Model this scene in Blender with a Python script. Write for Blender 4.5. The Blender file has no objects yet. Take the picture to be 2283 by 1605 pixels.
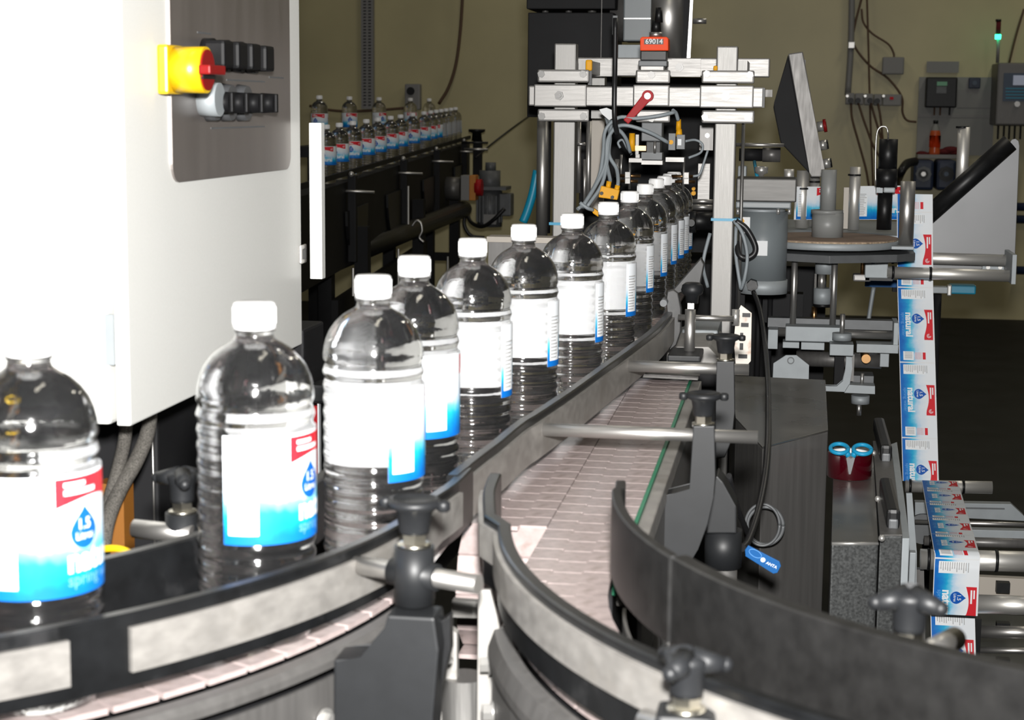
import bpy, bmesh, math, random
from mathutils import Vector, Matrix

random.seed(7)
SC = bpy.context.scene
COL = SC.collection
PI = math.pi

# ------------------------------------------------------------------ camera
F = 3914.0                                   # focal length in pixels of the 2283 x 1605 frame
CX, CY = 1141.5, 802.5
PITCH = math.atan(567 / F)
YAW = math.radians(9.0)
ROLL = math.radians(0.5)
CAM = Vector((0.0, 0.0, 1.412))
_f = Vector((-math.sin(YAW) * math.cos(PITCH), math.cos(YAW) * math.cos(PITCH), -math.sin(PITCH)))
_r0 = Vector((math.cos(YAW), math.sin(YAW), 0))
_u0 = _r0.cross(_f)
_r = _r0 * math.cos(ROLL) + _u0 * math.sin(ROLL)
_u = -_r0 * math.sin(ROLL) + _u0 * math.cos(ROLL)

cam = bpy.data.cameras.new('camera')
cam_o = bpy.data.objects.new('camera', cam)
COL.objects.link(cam_o)
cam.sensor_fit = 'HORIZONTAL'
cam.sensor_width = 36.0
cam.lens = F / 2283.0 * 36.0
cam.clip_start = 0.05
m = Matrix((( _r.x, _u.x, -_f.x, CAM.x), (_r.y, _u.y, -_f.y, CAM.y), (_r.z, _u.z, -_f.z, CAM.z), (0, 0, 0, 1)))
cam_o.matrix_world = m
cam.dof.use_dof = True
cam.dof.focus_distance = 3.4
cam.dof.aperture_fstop = 14.0
SC.camera = cam_o

# ------------------------------------------------------------------ light
SC.view_settings.view_transform = 'Standard'
SC.view_settings.look = 'None'
SC.view_settings.gamma = 1.0
SC.view_settings.use_curve_mapping = False
SC.view_settings.exposure = 0.0
wd = bpy.data.worlds.new('world')
SC.world = wd
wd.use_nodes = True
wd.node_tree.nodes['Background'].inputs[0].default_value = (0.95, 0.97, 1.0, 1)
wd.node_tree.nodes['Background'].inputs[1].default_value = 0.045
# the photographer's flash, just above the lens
fl = bpy.data.lights.new('camera_flash', 'SPOT')
fl.energy = 560.0
fl.color = (1.0, 0.985, 0.96)
fl.spot_size = math.radians(84)
fl.spot_blend = 1.0
fl.shadow_soft_size = 0.035
fl_o = bpy.data.objects.new('camera_flash', fl)
COL.objects.link(fl_o)
fl_o.location = CAM + _u * 0.12 + _r * 0.015
fl_o.rotation_euler = Vector((-math.sin(YAW) * 1.0, math.cos(YAW), -0.02)).to_track_quat('-Z', 'Y').to_euler()
# fluorescent tubes under the hall ceiling
for lx, ly in ((-1.6, 6.0), (2.2, 6.0), (-1.6, 10.5), (2.2, 10.5), (0.2, 1.5)):
    la = bpy.data.lights.new('ceiling_tube_light', 'AREA')
    la.shape = 'RECTANGLE'
    la.size, la.size_y = 0.3, 1.5
    la.energy = 23.0 if lx > 1 else 14.0
    la.color = (1.0, 0.93, 0.78)
    lo = bpy.data.objects.new('ceiling_tube_light', la)
    COL.objects.link(lo)
    lo.location = (lx, ly, 4.6)

# ------------------------------------------------------------------ pixel -> place
def ray(x, y):
    return _f + _r * ((x - CX) / F) - _u * ((y - CY) / F)
def W(x, y, Y):
    d = ray(x, y)
    return CAM + d * (Y / d.y)
def WZ(x, y, z):
    d = ray(x, y)
    return CAM + d * ((z - CAM.z) / d.z)
def WX(x, y, X):
    d = ray(x, y)
    return CAM + d * (X / d.x)
def proj(p):
    v = Vector(p) - CAM
    d = v.dot(_f)
    return CX + F * v.dot(_r) / d, CY - F * v.dot(_u) / d

# ------------------------------------------------------------------ materials
def mat(name, col, rough=0.5, metal=0.0, noise=0.0, nscale=20.0, stretch=(1, 1, 1), bump=0.0, emit=None, spec=0.5, coat=0.0, rvar=0.0, dirt=None):
    m = bpy.data.materials.new(name)
    m.use_nodes = True
    nt = m.node_tree
    b = nt.nodes['Principled BSDF']
    b.inputs['Base Color'].default_value = (*col, 1)
    b.inputs['Roughness'].default_value = rough
    b.inputs['Metallic'].default_value = metal
    b.inputs['Specular IOR Level'].default_value = spec
    b.inputs['Coat Weight'].default_value = coat
    if emit:
        b.inputs['Emission Color'].default_value = (*emit[:3], 1)
        b.inputs['Emission Strength'].default_value = emit[3]
    if noise or bump or rvar or dirt:
        tc = nt.nodes.new('ShaderNodeTexCoord')
        mp = nt.nodes.new('ShaderNodeMapping')
        mp.inputs['Scale'].default_value = stretch
        nz = nt.nodes.new('ShaderNodeTexNoise')
        nz.inputs['Scale'].default_value = nscale
        nz.inputs['Detail'].default_value = 4
        nt.links.new(tc.outputs['Object'], mp.inputs['Vector'])
        nt.links.new(mp.outputs['Vector'], nz.inputs['Vector'])
        if noise:
            cr = nt.nodes.new('ShaderNodeValToRGB')
            cr.color_ramp.elements[0].position = 0.3
            cr.color_ramp.elements[1].position = 0.7
            cr.color_ramp.elements[0].color = (*[c * (1 - noise) for c in col], 1)
            cr.color_ramp.elements[1].color = (*[min(1, c * (1 + noise)) for c in col], 1)
            nt.links.new(nz.outputs['Fac'], cr.inputs['Fac'])
            nt.links.new(cr.outputs['Color'], b.inputs['Base Color'])
            last = cr.outputs['Color']
        if dirt:
            n2 = nt.nodes.new('ShaderNodeTexNoise')
            n2.inputs['Scale'].default_value = dirt[3]
            n2.inputs['Detail'].default_value = 6
            nt.links.new(tc.outputs['Object'], n2.inputs['Vector'])
            r2 = nt.nodes.new('ShaderNodeValToRGB')
            r2.color_ramp.elements[0].position = dirt[4]
            r2.color_ramp.elements[1].position = dirt[4] + 0.12
            r2.color_ramp.elements[0].color = (0, 0, 0, 1)
            r2.color_ramp.elements[1].color = (1, 1, 1, 1)
            nt.links.new(n2.outputs['Fac'], r2.inputs['Fac'])
            mx = nt.nodes.new('ShaderNodeMix')
            mx.data_type = 'RGBA'
            mx.inputs[6].default_value = (*col, 1)
            mx.inputs[7].default_value = (*dirt[:3], 1)
            if noise:
                nt.links.new(last, mx.inputs[6])
            nt.links.new(r2.outputs['Color'], mx.inputs[0])
            nt.links.new(mx.outputs[2], b.inputs['Base Color'])
        if rvar:
            mr = nt.nodes.new('ShaderNodeMapRange')
            mr.inputs['From Min'].default_value = 0.25
            mr.inputs['From Max'].default_value = 0.75
            mr.inputs['To Min'].default_value = max(0.02, rough - rvar)
            mr.inputs['To Max'].default_value = rough + rvar
            nt.links.new(nz.outputs['Fac'], mr.inputs['Value'])
            nt.links.new(mr.outputs['Result'], b.inputs['Roughness'])
        if bump:
            bp = nt.nodes.new('ShaderNodeBump')
            bp.inputs['Strength'].default_value = bump
            bp.inputs['Distance'].default_value = 0.002
            nt.links.new(nz.outputs['Fac'], bp.inputs['Height'])
            nt.links.new(bp.outputs['Normal'], b.inputs['Normal'])
    return m

M = {}
M['steel'] = mat('brushed_stainless', (0.225, 0.22, 0.212), 0.50, 0.85, 0.14, 14, (40, 40, 1.5), 0.03, rvar=0.05)
M['steel_h'] = mat('brushed_stainless_flat', (0.25, 0.243, 0.235), 0.48, 0.9, 0.10, 10, (2, 2, 30), 0.03, rvar=0.06)
M['rail_steel'] = mat('worn_rail_steel', (0.285, 0.272, 0.255), 0.45, 0.45, 0.16, 10, (5, 5, 9), 0.02, rvar=0.06, dirt=(0.23, 0.215, 0.195, 14, 0.58))
M['sheet'] = mat('sheet_stainless', (0.145, 0.14, 0.135), 0.48, 0.55, 0.08, 9, (14, 14, 2), 0.02, rvar=0.06)
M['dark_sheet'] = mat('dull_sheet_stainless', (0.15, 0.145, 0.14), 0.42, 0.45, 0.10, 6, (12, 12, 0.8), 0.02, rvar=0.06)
M['reflection_sheet'] = mat('reflection_toned_stainless', (0.36, 0.35, 0.335), 0.30, 0.9, 0.14, 7, (1, 1, 1), 0.01, rvar=0.10)  # paler base colour stands in for reflections on the flat tops
M['gear_steel'] = mat('gearbox_steel', (0.075, 0.073, 0.07), 0.45, 0.6, 0.10, 8, (2, 2, 20), 0.02)
M['plate_steel'] = mat('scratched_plate_steel', (0.15, 0.152, 0.155), 0.45, 0.55, 0.12, 7, (1, 1, 1), 0.02, rvar=0.06)
M['gantry_bolt'] = mat('gantry_bolt_steel', (0.13, 0.128, 0.125), 0.38, 0.85)
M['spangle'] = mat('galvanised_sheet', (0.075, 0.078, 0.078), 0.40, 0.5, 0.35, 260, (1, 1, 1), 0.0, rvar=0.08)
M['chrome'] = mat('polished_rod', (0.54, 0.525, 0.505), 0.38, 0.92, 0.05, 30)
M['bolt'] = mat('bright_bolt', (0.50, 0.49, 0.47), 0.32, 0.7)
M['nut'] = mat('plated_nut', (0.58, 0.55, 0.47), 0.30, 1.0)
M['alu'] = mat('anodised_aluminium', (0.30, 0.325, 0.34), 0.55, 0.25, 0.06, 30)
M['roller'] = mat('aluminium_roller', (0.78, 0.76, 0.72), 0.44, 0.80)
M['black'] = mat('black_plastic', (0.0060, 0.0062, 0.0068), 0.42, 0, 0.3, 60, spec=0.35)
M['rail_black'] = mat('black_guide_plastic', (0.0050, 0.0054, 0.0060), 0.34, 0, 0.4, 40, dirt=(0.02, 0.02, 0.021, 22, 0.60), spec=0.5)
M['guide_dark'] = mat('scuffed_dark_guide', (0.010, 0.0098, 0.0096), 0.42, 0, 0.35, 30, (2, 2, 2), dirt=(0.02, 0.019, 0.018, 30, 0.64), spec=0.45)
M['grey_plastic'] = mat('dark_grey_plastic', (0.0108, 0.0116, 0.0128), 0.48, 0, 0.10, 50, spec=0.35, dirt=(0.025, 0.025, 0.025, 140, 0.72))
M['knob'] = mat('knob_plastic', (0.0105, 0.0112, 0.0125), 0.48, 0, spec=0.35)
M['far_black'] = mat('matt_black_machine', (0.012, 0.012, 0.013), 0.60, 0, 0.25, 5, spec=0.15)
M['cable_black'] = mat('cable_black', (0.012, 0.012, 0.013), 0.4)
M['cable_brown'] = mat('cable_brown', (0.10, 0.055, 0.03), 0.6)
M['cable_grey'] = mat('cable_grey', (0.24, 0.27, 0.29), 0.45)
M['braid'] = mat('braided_sleeve', (0.16, 0.15, 0.135), 0.45, 0.5, 0.7, 700)
M['grey_paint'] = mat('grey_motor_paint', (0.155, 0.175, 0.185), 0.40, 0, 0.04, 8)
M['grey_cast'] = mat('grey_cast_iron', (0.11, 0.115, 0.12), 0.5, 0.2, 0.1, 30)
M['white'] = mat('white_powder_coat', (0.66, 0.66, 0.635), 0.42, 0, 0.02, 300, bump=0.05)
M['white_plate'] = mat('dirty_white_plate', (0.30, 0.29, 0.275), 0.5, 0.2, 0.10, 30, dirt=(0.20, 0.185, 0.165, 40, 0.60))
M['cap'] = mat('white_cap', (0.80, 0.80, 0.80), 0.35)
M['paper'] = mat('white_paper', (0.72, 0.73, 0.74), 0.6, spec=0.2)
M['lwhite'] = mat('white_ink', (0.78, 0.80, 0.82), 0.6, spec=0.2)
M['lred'] = mat('red_ink', (0.60, 0.016, 0.026), 0.6, spec=0.2)
M['lblue'] = mat('blue_ink', (0.003, 0.085, 0.40), 0.6, spec=0.2)
M['lpale'] = mat('pale_blue_ink', (0.12, 0.32, 0.66), 0.6, spec=0.2)
M['lgrey'] = mat('grey_small_print', (0.38, 0.38, 0.38), 0.6, spec=0.2)
M['lpink'] = mat('pink_small_print', (0.62, 0.34, 0.36), 0.6, spec=0.2)
M['yellow'] = mat('yellow_plastic', (0.72, 0.34, 0.008), 0.5, spec=0.25)
M['switch_yellow'] = mat('switch_yellow', (0.62, 0.40, 0.006), 0.35)
M['orange'] = mat('orange_plastic', (0.80, 0.065, 0.008), 0.5, spec=0.2)
M['orange_paint'] = mat('orange_paint', (0.55, 0.20, 0.02), 0.5)
M['ochre'] = mat('ochre_post', (0.20, 0.075, 0.008), 0.55)
M['red'] = mat('red_plastic', (0.36, 0.008, 0.012), 0.5, spec=0.2)
M['switch_red'] = mat('switch_red', (0.20, 0.005, 0.005), 0.45, spec=0.2)
M['red_cloth'] = mat('dark_red_rag', (0.10, 0.006, 0.008), 0.9)
M['tape_red'] = mat('red_tape', (0.035, 0.0005, 0.003), 0.15, coat=0.5)
M['tie_blue'] = mat('blue_tie', (0.03, 0.30, 0.50), 0.4)
M['tag_blue'] = mat('blue_tag', (0.005, 0.085, 0.27), 0.5, spec=0.2)
M['scissor_blue'] = mat('scissor_blue', (0.008, 0.22, 0.40), 0.45, spec=0.3)
M['hose_blue'] = mat('hose_blue', (0.005, 0.20, 0.32), 0.4)
M['navy'] = mat('navy_paint', (0.012, 0.022, 0.055), 0.45)
M['card'] = mat('cardboard', (0.24, 0.17, 0.125), 0.85, 0, 0.10, 60)
M['card_edge'] = mat('torn_cardboard_edge', (0.36, 0.27, 0.18), 0.9, 0, 0.45, 160)
M['pvc_grey'] = mat('grey_spindle', (0.22, 0.225, 0.22), 0.42, 0, 0.03, 20)
M['green'] = mat('green_wear_strip', (0.012, 0.17, 0.085), 0.45)
M['bronze'] = mat('bronze_sensor', (0.42, 0.24, 0.11), 0.32, 1.0)
M['rust'] = mat('rusty_white_bracket', (0.62, 0.58, 0.52), 0.5, 0, 0.05, 20, dirt=(0.34, 0.13, 0.04, 28, 0.52))
M['wall'] = mat('olive_wall_paint', (0.48, 0.425, 0.235), 0.42, 0, 0.10, 1.6, (1, 1, 1), 0.03)
M['floor'] = mat('dark_wet_floor', (0.008, 0.0085, 0.0088), 0.6, 0, 0.5, 4, dirt=(0.014, 0.014, 0.014, 3, 0.62), spec=0.2)
M['board'] = mat('grey_backboard', (0.25, 0.25, 0.24), 0.55)
M['panel_box'] = mat('grey_socket', (0.22, 0.215, 0.21), 0.5)
M['pcontrol'] = mat('mirror_control_panel', (0.30, 0.27, 0.255), 0.36, 0.75, 0.10, 5, (5, 5, 0.8), 0.01, rvar=0.05)
M['lens'] = mat('smoky_knob', (0.006, 0.006, 0.0065), 0.5, 0, spec=0.12)
M['clear_grey'] = mat('grey_button_collar', (0.06, 0.062, 0.065), 0.35)
M['screen'] = mat('lcd_screen', (0.30, 0.32, 0.38), 0.2, emit=(0.55, 0.60, 0.75, 0.18))
M['screen_blue'] = mat('keypad_blue', (0.03, 0.055, 0.10), 0.4)
M['green_lamp'] = mat('green_lamp', (0.0, 0.6, 0.25), 0.3, emit=(0.02, 1.0, 0.35, 9.0))
M['green_lcd'] = mat('green_lcd', (0.04, 0.12, 0.06), 0.3, emit=(0.1, 0.6, 0.25, 0.07))
M['juice'] = mat('orange_drink', (0.55, 0.10, 0.03), 0.25)
M['beige'] = mat('beige_plate', (0.42, 0.38, 0.33), 0.5)

def pinkmat():
    m = mat('chain_plate_plastic', (0.335, 0.275, 0.265), 0.24, 0, 0.12, 90, dirt=(0.27, 0.215, 0.20, 60, 0.58), spec=0.55)
    return m
M['chain'] = pinkmat()

def clearmat(name, mixf, ior=1.33, tint=(1, 1, 1), band=(0.080, 0.170)):
    m = bpy.data.materials.new(name)
    m.use_nodes = True
    nt = m.node_tree
    b = nt.nodes['Principled BSDF']
    b.inputs['Base Color'].default_value = (*tint, 1)
    b.inputs['Roughness'].default_value = 0.0
    b.inputs['Transmission Weight'].default_value = 1.0
    b.inputs['IOR'].default_value = ior
    b.inputs['Coat Weight'].default_value = 0.8
    b.inputs['Coat Roughness'].default_value = 0.09
    tc = nt.nodes.new('ShaderNodeTexCoord')
    nz = nt.nodes.new('ShaderNodeTexNoise')
    nz.inputs['Scale'].default_value = 110.0
    nz.inputs['Detail'].default_value = 2
    nt.links.new(tc.outputs['Object'], nz.inputs['Vector'])
    bp = nt.nodes.new('ShaderNodeBump')
    bp.inputs['Strength'].default_value = 0.30
    bp.inputs['Distance'].default_value = 0.0012
    nt.links.new(nz.outputs['Fac'], bp.inputs['Height'])
    nt.links.new(bp.outputs['Normal'], b.inputs['Normal'])
    nt.links.new(bp.outputs['Normal'], b.inputs['Coat Normal'])
    t = nt.nodes.new('ShaderNodeBsdfTransparent')
    mx = nt.nodes.new('ShaderNodeMixShader')
    sx = nt.nodes.new('ShaderNodeSeparateXYZ')
    nt.links.new(tc.outputs['Object'], sx.inputs[0])
    # label band made more transparent so flash light reaches the label's inner side
    gt = nt.nodes.new('ShaderNodeMath')
    gt.operation = 'GREATER_THAN'
    gt.inputs[1].default_value = band[0]
    lt = nt.nodes.new('ShaderNodeMath')
    lt.operation = 'LESS_THAN'
    lt.inputs[1].default_value = band[1]
    nt.links.new(sx.outputs['Z'], gt.inputs[0])
    nt.links.new(sx.outputs['Z'], lt.inputs[0])
    mu = nt.nodes.new('ShaderNodeMath')
    mu.operation = 'MULTIPLY'
    nt.links.new(gt.outputs[0], mu.inputs[0])
    nt.links.new(lt.outputs[0], mu.inputs[1])
    ma = nt.nodes.new('ShaderNodeMath')
    ma.operation = 'MULTIPLY_ADD'
    ma.inputs[1].default_value = mixf[1] - mixf[0]
    ma.inputs[2].default_value = mixf[0]
    nt.links.new(mu.outputs[0], ma.inputs[0])
    nt.links.new(ma.outputs[0], mx.inputs[0])
    nt.links.new(b.outputs[0], mx.inputs[1])
    nt.links.new(t.outputs[0], mx.inputs[2])
    df = nt.nodes.new('ShaderNodeBsdfDiffuse')
    df.inputs['Color'].default_value = (0.8, 0.82, 0.84, 1)
    m2 = nt.nodes.new('ShaderNodeMixShader')
    m2.inputs[0].default_value = 0.006
    nt.links.new(mx.outputs[0], m2.inputs[1])
    nt.links.new(df.outputs[0], m2.inputs[2])
    nt.links.new(m2.outputs[0], nt.nodes['Material Output'].inputs[0])
    return m
M['water'] = clearmat('clear_bottle_of_water', (0.07, 0.30), 1.36)

def label_print():
    m = bpy.data.materials.new('label_print')
    m.use_nodes = True
    nt = m.node_tree
    b = nt.nodes['Principled BSDF']
    b.inputs['Roughness'].default_value = 0.6
    b.inputs['Specular IOR Level'].default_value = 0.2
    uv = nt.nodes.new('ShaderNodeUVMap')
    uv.uv_map = 'UVMap'
    sp = nt.nodes.new('ShaderNodeSeparateXYZ')
    nt.links.new(uv.outputs['UV'], sp.inputs[0])
    mp = nt.nodes.new('ShaderNodeMapping')
    mp.inputs['Scale'].default_value = (9, 2.5, 1)
    nt.links.new(uv.outputs['UV'], mp.inputs['Vector'])
    nz = nt.nodes.new('ShaderNodeTexNoise')
    nz.inputs['Scale'].default_value = 1.0
    nz.inputs['Detail'].default_value = 3
    nt.links.new(mp.outputs['Vector'], nz.inputs['Vector'])
    ad = nt.nodes.new('ShaderNodeMath')
    ad.operation = 'MULTIPLY_ADD'
    ad.inputs[1].default_value = 0.34
    nt.links.new(nz.outputs['Fac'], ad.inputs[0])
    nt.links.new(sp.outputs['Y'], ad.inputs[2])
    cr = nt.nodes.new('ShaderNodeValToRGB')
    e = cr.color_ramp.elements
    e[0].position, e[0].color = 0.22, (0.002, 0.125, 0.47, 1)
    e[1].position, e[1].color = 0.92, (0.74, 0.77, 0.80, 1)
    for p, c in ((0.33, (0.003, 0.20, 0.55, 1)), (0.44, (0.010, 0.36, 0.62, 1)), (0.54, (0.13, 0.50, 0.70, 1)), (0.60, (0.42, 0.60, 0.76, 1)), (0.70, (0.62, 0.70, 0.78, 1))):
        n = e.new(p)
        n.color = c
    nt.links.new(ad.outputs[0], cr.inputs['Fac'])
    nt.links.new(cr.outputs['Color'], b.inputs['Base Color'])
    return m
M['label'] = label_print()

# ------------------------------------------------------------------ objects
WLOC = {}
def wloc(o):
    return WLOC.get(o.name, Vector((0, 0, 0)))
def put(o, parent=None, at=Vector((0, 0, 0))):
    COL.objects.link(o)
    if parent is not None:
        o.parent = parent
        o.location = at - wloc(parent)
    else:
        o.location = at
    WLOC[o.name] = at.copy()
    return o
def tag(o, label=None, cat=None, group=None, kind=None):
    if label: o['label'] = label
    if cat: o['category'] = cat
    if group: o['group'] = group
    if kind: o['kind'] = kind
    return o
def T(name, label, cat, at=(0, 0, 0), group=None):
    o = bpy.data.objects.new(name, None)
    o.empty_display_size = 0.02
    put(o, None, Vector(at))
    return tag(o, label, cat, group)
def copy_tree(o, parent=None):
    c = o.copy()
    COL.objects.link(c)
    c.parent = parent
    for ch in [k for k in bpy.data.objects if k.parent == o]:
        copy_tree(ch, c)
    return c

def catmull(pts, n=6):
    pts = [Vector(p) for p in pts]
    if len(pts) < 3:
        return pts
    out = []
    ext = [pts[0] * 2 - pts[1]] + pts + [pts[-1] * 2 - pts[-2]]
    for i in range(1, len(ext) - 2):
        a, b, c, d = ext[i - 1], ext[i], ext[i + 1], ext[i + 2]
        for k in range(n):
            t = k / n
            out.append(0.5 * ((2 * b) + (c - a) * t + (2 * a - 5 * b + 4 * c - d) * t * t + (3 * b - a - 3 * c + d) * t ** 3))
    out.append(pts[-1])
    return out

class MB:
    def __init__(s):
        s.bm = bmesh.new()
    def _smooth(s, faces, on=True):
        for f in faces:
            f.smooth = on
    def box(s, x0, x1, y0, y1, z0, z1, bev=0.0, rot=None):
        r = bmesh.ops.create_cube(s.bm, size=1.0)
        c = Vector(((x0 + x1) / 2, (y0 + y1) / 2, (z0 + z1) / 2))
        sz = Vector((abs(x1 - x0), abs(y1 - y0), abs(z1 - z0)))
        for v in r['verts']:
            q = Vector((v.co.x * sz.x, v.co.y * sz.y, v.co.z * sz.z))
            v.co = c + (rot @ q if rot else q)
        if bev:
            es = set(e for v in r['verts'] for e in v.link_edges)
            bmesh.ops.bevel(s.bm, geom=list(es), offset=bev, segments=2, affect='EDGES', profile=0.6)
        return s
    def pb(s, x0, y0, x1, y1, Y, th, bev=0.0):
        xm, ym = (x0 + x1) / 2, (y0 + y1) / 2
        return s.box(W(x0, ym, Y).x, W(x1, ym, Y).x, Y, Y + th, W(xm, y1, Y).z, W(xm, y0, Y).z, bev)
    def cyl(s, p0, p1, r, n=20, r1=None, cap=True):
        p0, p1 = Vector(p0), Vector(p1)
        r1 = r if r1 is None else r1
        d = (p1 - p0).normalized()
        a = d.orthogonal().normalized()
        b = d.cross(a)
        A = [s.bm.verts.new(p0 + (a * math.cos(t) + b * math.sin(t)) * r) for t in (2 * PI * i / n for i in range(n))]
        B = [s.bm.verts.new(p1 + (a * math.cos(t) + b * math.sin(t)) * r1) for t in (2 * PI * i / n for i in range(n))]
        for i in range(n):
            f = s.bm.faces.new((A[i], A[(i + 1) % n], B[(i + 1) % n], B[i]))
            f.smooth = n > 8
        if cap:
            s.bm.faces.new(A[::-1])
            s.bm.faces.new(B)
        return s
    def pcv(s, x, y0, y1, rpx, Y, n=20, r1px=None):
        ym = (y0 + y1) / 2
        X = W(x, ym, Y).x
        return s.cyl((X, Y, W(x, y1, Y).z), (X, Y, W(x, y0, Y).z), rpx * Y / F, n, None if r1px is None else r1px * Y / F)
    def pch(s, x0, x1, y, rpx, Y, n=20):
        z = W((x0 + x1) / 2, y, Y).z
        return s.cyl((W(x0, y, Y).x, Y, z), (W(x1, y, Y).x, Y, z), rpx * Y / F, n)
    def pcy(s, x, y, rpx, Y0, Y1, n=20):
        p = W(x, y, Y0)
        return s.cyl(p, (p.x, Y1, p.z), rpx * Y0 / F, n)
    def tube(s, pts, r, n=8, smooth=5):
        P = catmull(pts, smooth) if smooth else [Vector(p) for p in pts]
        rings = []
        up = Vector((0.3, 0.2, 0.93)).normalized()
        for i, p in enumerate(P):
            d = (P[min(i + 1, len(P) - 1)] - P[max(i - 1, 0)])
            if d.length < 1e-9:
                d = Vector((0, 0, 1))
            d.normalize()
            a = up - d * up.dot(d)
            if a.length < 0.05:
                a = d.orthogonal()
            a.normalize()
            up = a
            b = d.cross(a)
            rings.append([s.bm.verts.new(p + (a * math.cos(2 * PI * k / n) + b * math.sin(2 * PI * k / n)) * r) for k in range(n)])
        for A, B in zip(rings, rings[1:]):
            for k in range(n):
                f = s.bm.faces.new((A[k], A[(k + 1) % n], B[(k + 1) % n], B[k]))
                f.smooth = True
        s.bm.faces.new(rings[0][::-1])
        s.bm.faces.new(rings[-1])
        return s
    def ptube(s, pts, r, n=8, smooth=5):
        return s.tube([W(*p) for p in pts], r, n, smooth)
    def lathe(s, prof, base=(0, 0, 0), n=24, axis='Z', smooth=True):
        base = Vector(base)
        def P(r, z, t):
            if axis == 'Z': return base + Vector((r * math.sin(t), -r * math.cos(t), z))
            if axis == 'X': return base + Vector((z, r * math.cos(t), r * math.sin(t)))
            return base + Vector((r * math.cos(t), z, -r * math.sin(t)))
        rings = []
        for r, z in prof:
            if r == 0:
                rings.append([s.bm.verts.new(P(0, z, 0))] * n)
            else:
                rings.append([s.bm.verts.new(P(r, z, 2 * PI * i / n)) for i in range(n)])
        for A, B in zip(rings, rings[1:]):
            for i in range(n):
                j = (i + 1) % n
                vs = []
                for v in (A[i], A[j], B[j], B[i]):
                    if v not in vs:
                        vs.append(v)
                if len(vs) > 2:
                    f = s.bm.faces.new(vs)
                    f.smooth = smooth
        return s
    def poly(s, pts, vec, bev=0.0):
        vec = Vector(vec)
        A = [s.bm.verts.new(Vector(p)) for p in pts]
        B = [s.bm.verts.new(Vector(p) + vec) for p in pts]
        n = len(A)
        fs = [s.bm.faces.new(A), s.bm.faces.new(B[::-1])]
        for i in range(n):
            fs.append(s.bm.faces.new((A[(i + 1) % n], A[i], B[i], B[(i + 1) % n])))
        if bev:
            bmesh.ops.bevel(s.bm, geom=list(set(e for f in fs for e in f.edges)), offset=bev, segments=2, affect='EDGES', profile=0.6)
        return s
    def pp(s, pts, Y, th, bev=0.0):
        return s.poly([W(x, y, Y) for x, y in pts], (0, th, 0), bev)
    def sweep(s, path, prof, smooth=True):
        """path: list of (x, y); prof: closed list of (offset to the right of travel, z)"""
        rings = []
        n = len(path)
        for i in range(n):
            a, b = Vector(path[max(i - 1, 0)]), Vector(path[min(i + 1, n - 1)])
            d = (b - a).normalized()
            nr = Vector((d.y, -d.x))
            rings.append([s.bm.verts.new((path[i][0] + nr.x * o, path[i][1] + nr.y * o, z)) for o, z in prof])
        k = len(prof)
        for A, B in zip(rings, rings[1:]):
            for j in range(k):
                s.bm.faces.new((A[j], A[(j + 1) % k], B[(j + 1) % k], B[j]))
        s.bm.faces.new(rings[0][::-1])
        s.bm.faces.new(rings[-1])
        return s
    def hexa(s, p, axis, r, h):
        p, axis = Vector(p), Vector(axis).normalized()
        return s.cyl(p, p + axis * h, r, 6)
    def ball(s, p, r, sc=(1, 1, 1), n=12):
        res = bmesh.ops.create_uvsphere(s.bm, u_segments=n, v_segments=n // 2 + 2, radius=r)
        for v in res['verts']:
            v.co = Vector(p) + Vector((v.co.x * sc[0], v.co.y * sc[1], v.co.z * sc[2]))
            for f in v.link_faces:
                f.smooth = True
        return s
    def add(s, verts, faces):
        vs = [s.bm.verts.new(v) for v in verts]
        for f in faces:
            try:
                s.bm.faces.new([vs[i] for i in f])
            except ValueError:
                pass
        return s
    def mesh(s, name, material):
        bmesh.ops.recalc_face_normals(s.bm, faces=s.bm.faces)
        me = bpy.data.meshes.new(name)
        s.bm.to_mesh(me)
        s.bm.free()
        me.materials.append(material)
        return me
    def o(s, name, material, parent=None, label=None):
        """link as a child; vertices were given in world coordinates"""
        at = Vector((0, 0, 0)) if parent is None else wloc(parent).copy()
        for v in s.bm.verts:
            v.co -= at
        ob = bpy.data.objects.new(name, s.mesh(name, M[material] if isinstance(material, str) else material))
        put(ob, parent, at)
        if label:
            ob['label'] = label
        return ob
    def top(s, name, material, label, cat, group=None, kind=None):
        """link as a top-level thing with its origin at its base"""
        bb = [v.co for v in s.bm.verts]
        at = Vector(((min(v.x for v in bb) + max(v.x for v in bb)) / 2, (min(v.y for v in bb) + max(v.y for v in bb)) / 2, min(v.z for v in bb)))
        for v in s.bm.verts:
            v.co -= at
        ob = bpy.data.objects.new(name, s.mesh(name, M[material] if isinstance(material, str) else material))
        put(ob, None, at)
        return tag(ob, label, cat, group, kind)

_tcache = {}
def text_geo(txt, size=1.0, bold=0.0):
    key = (txt, size, bold)
    if key not in _tcache:
        cu = bpy.data.curves.new('lettering', 'FONT')
        cu.body = txt
        cu.size = size
        cu.offset = bold
        cu.align_x = 'CENTER'
        cu.resolution_u = 3
        ob = bpy.data.objects.new('lettering', cu)
        me = bpy.data.meshes.new_from_object(ob)
        _tcache[key] = ([tuple(v.co) for v in me.vertices], [tuple(p.vertices) for p in me.polygons])
        bpy.data.objects.remove(ob)
        bpy.data.curves.remove(cu)
        bpy.data.meshes.remove(me)
    return _tcache[key]
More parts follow.
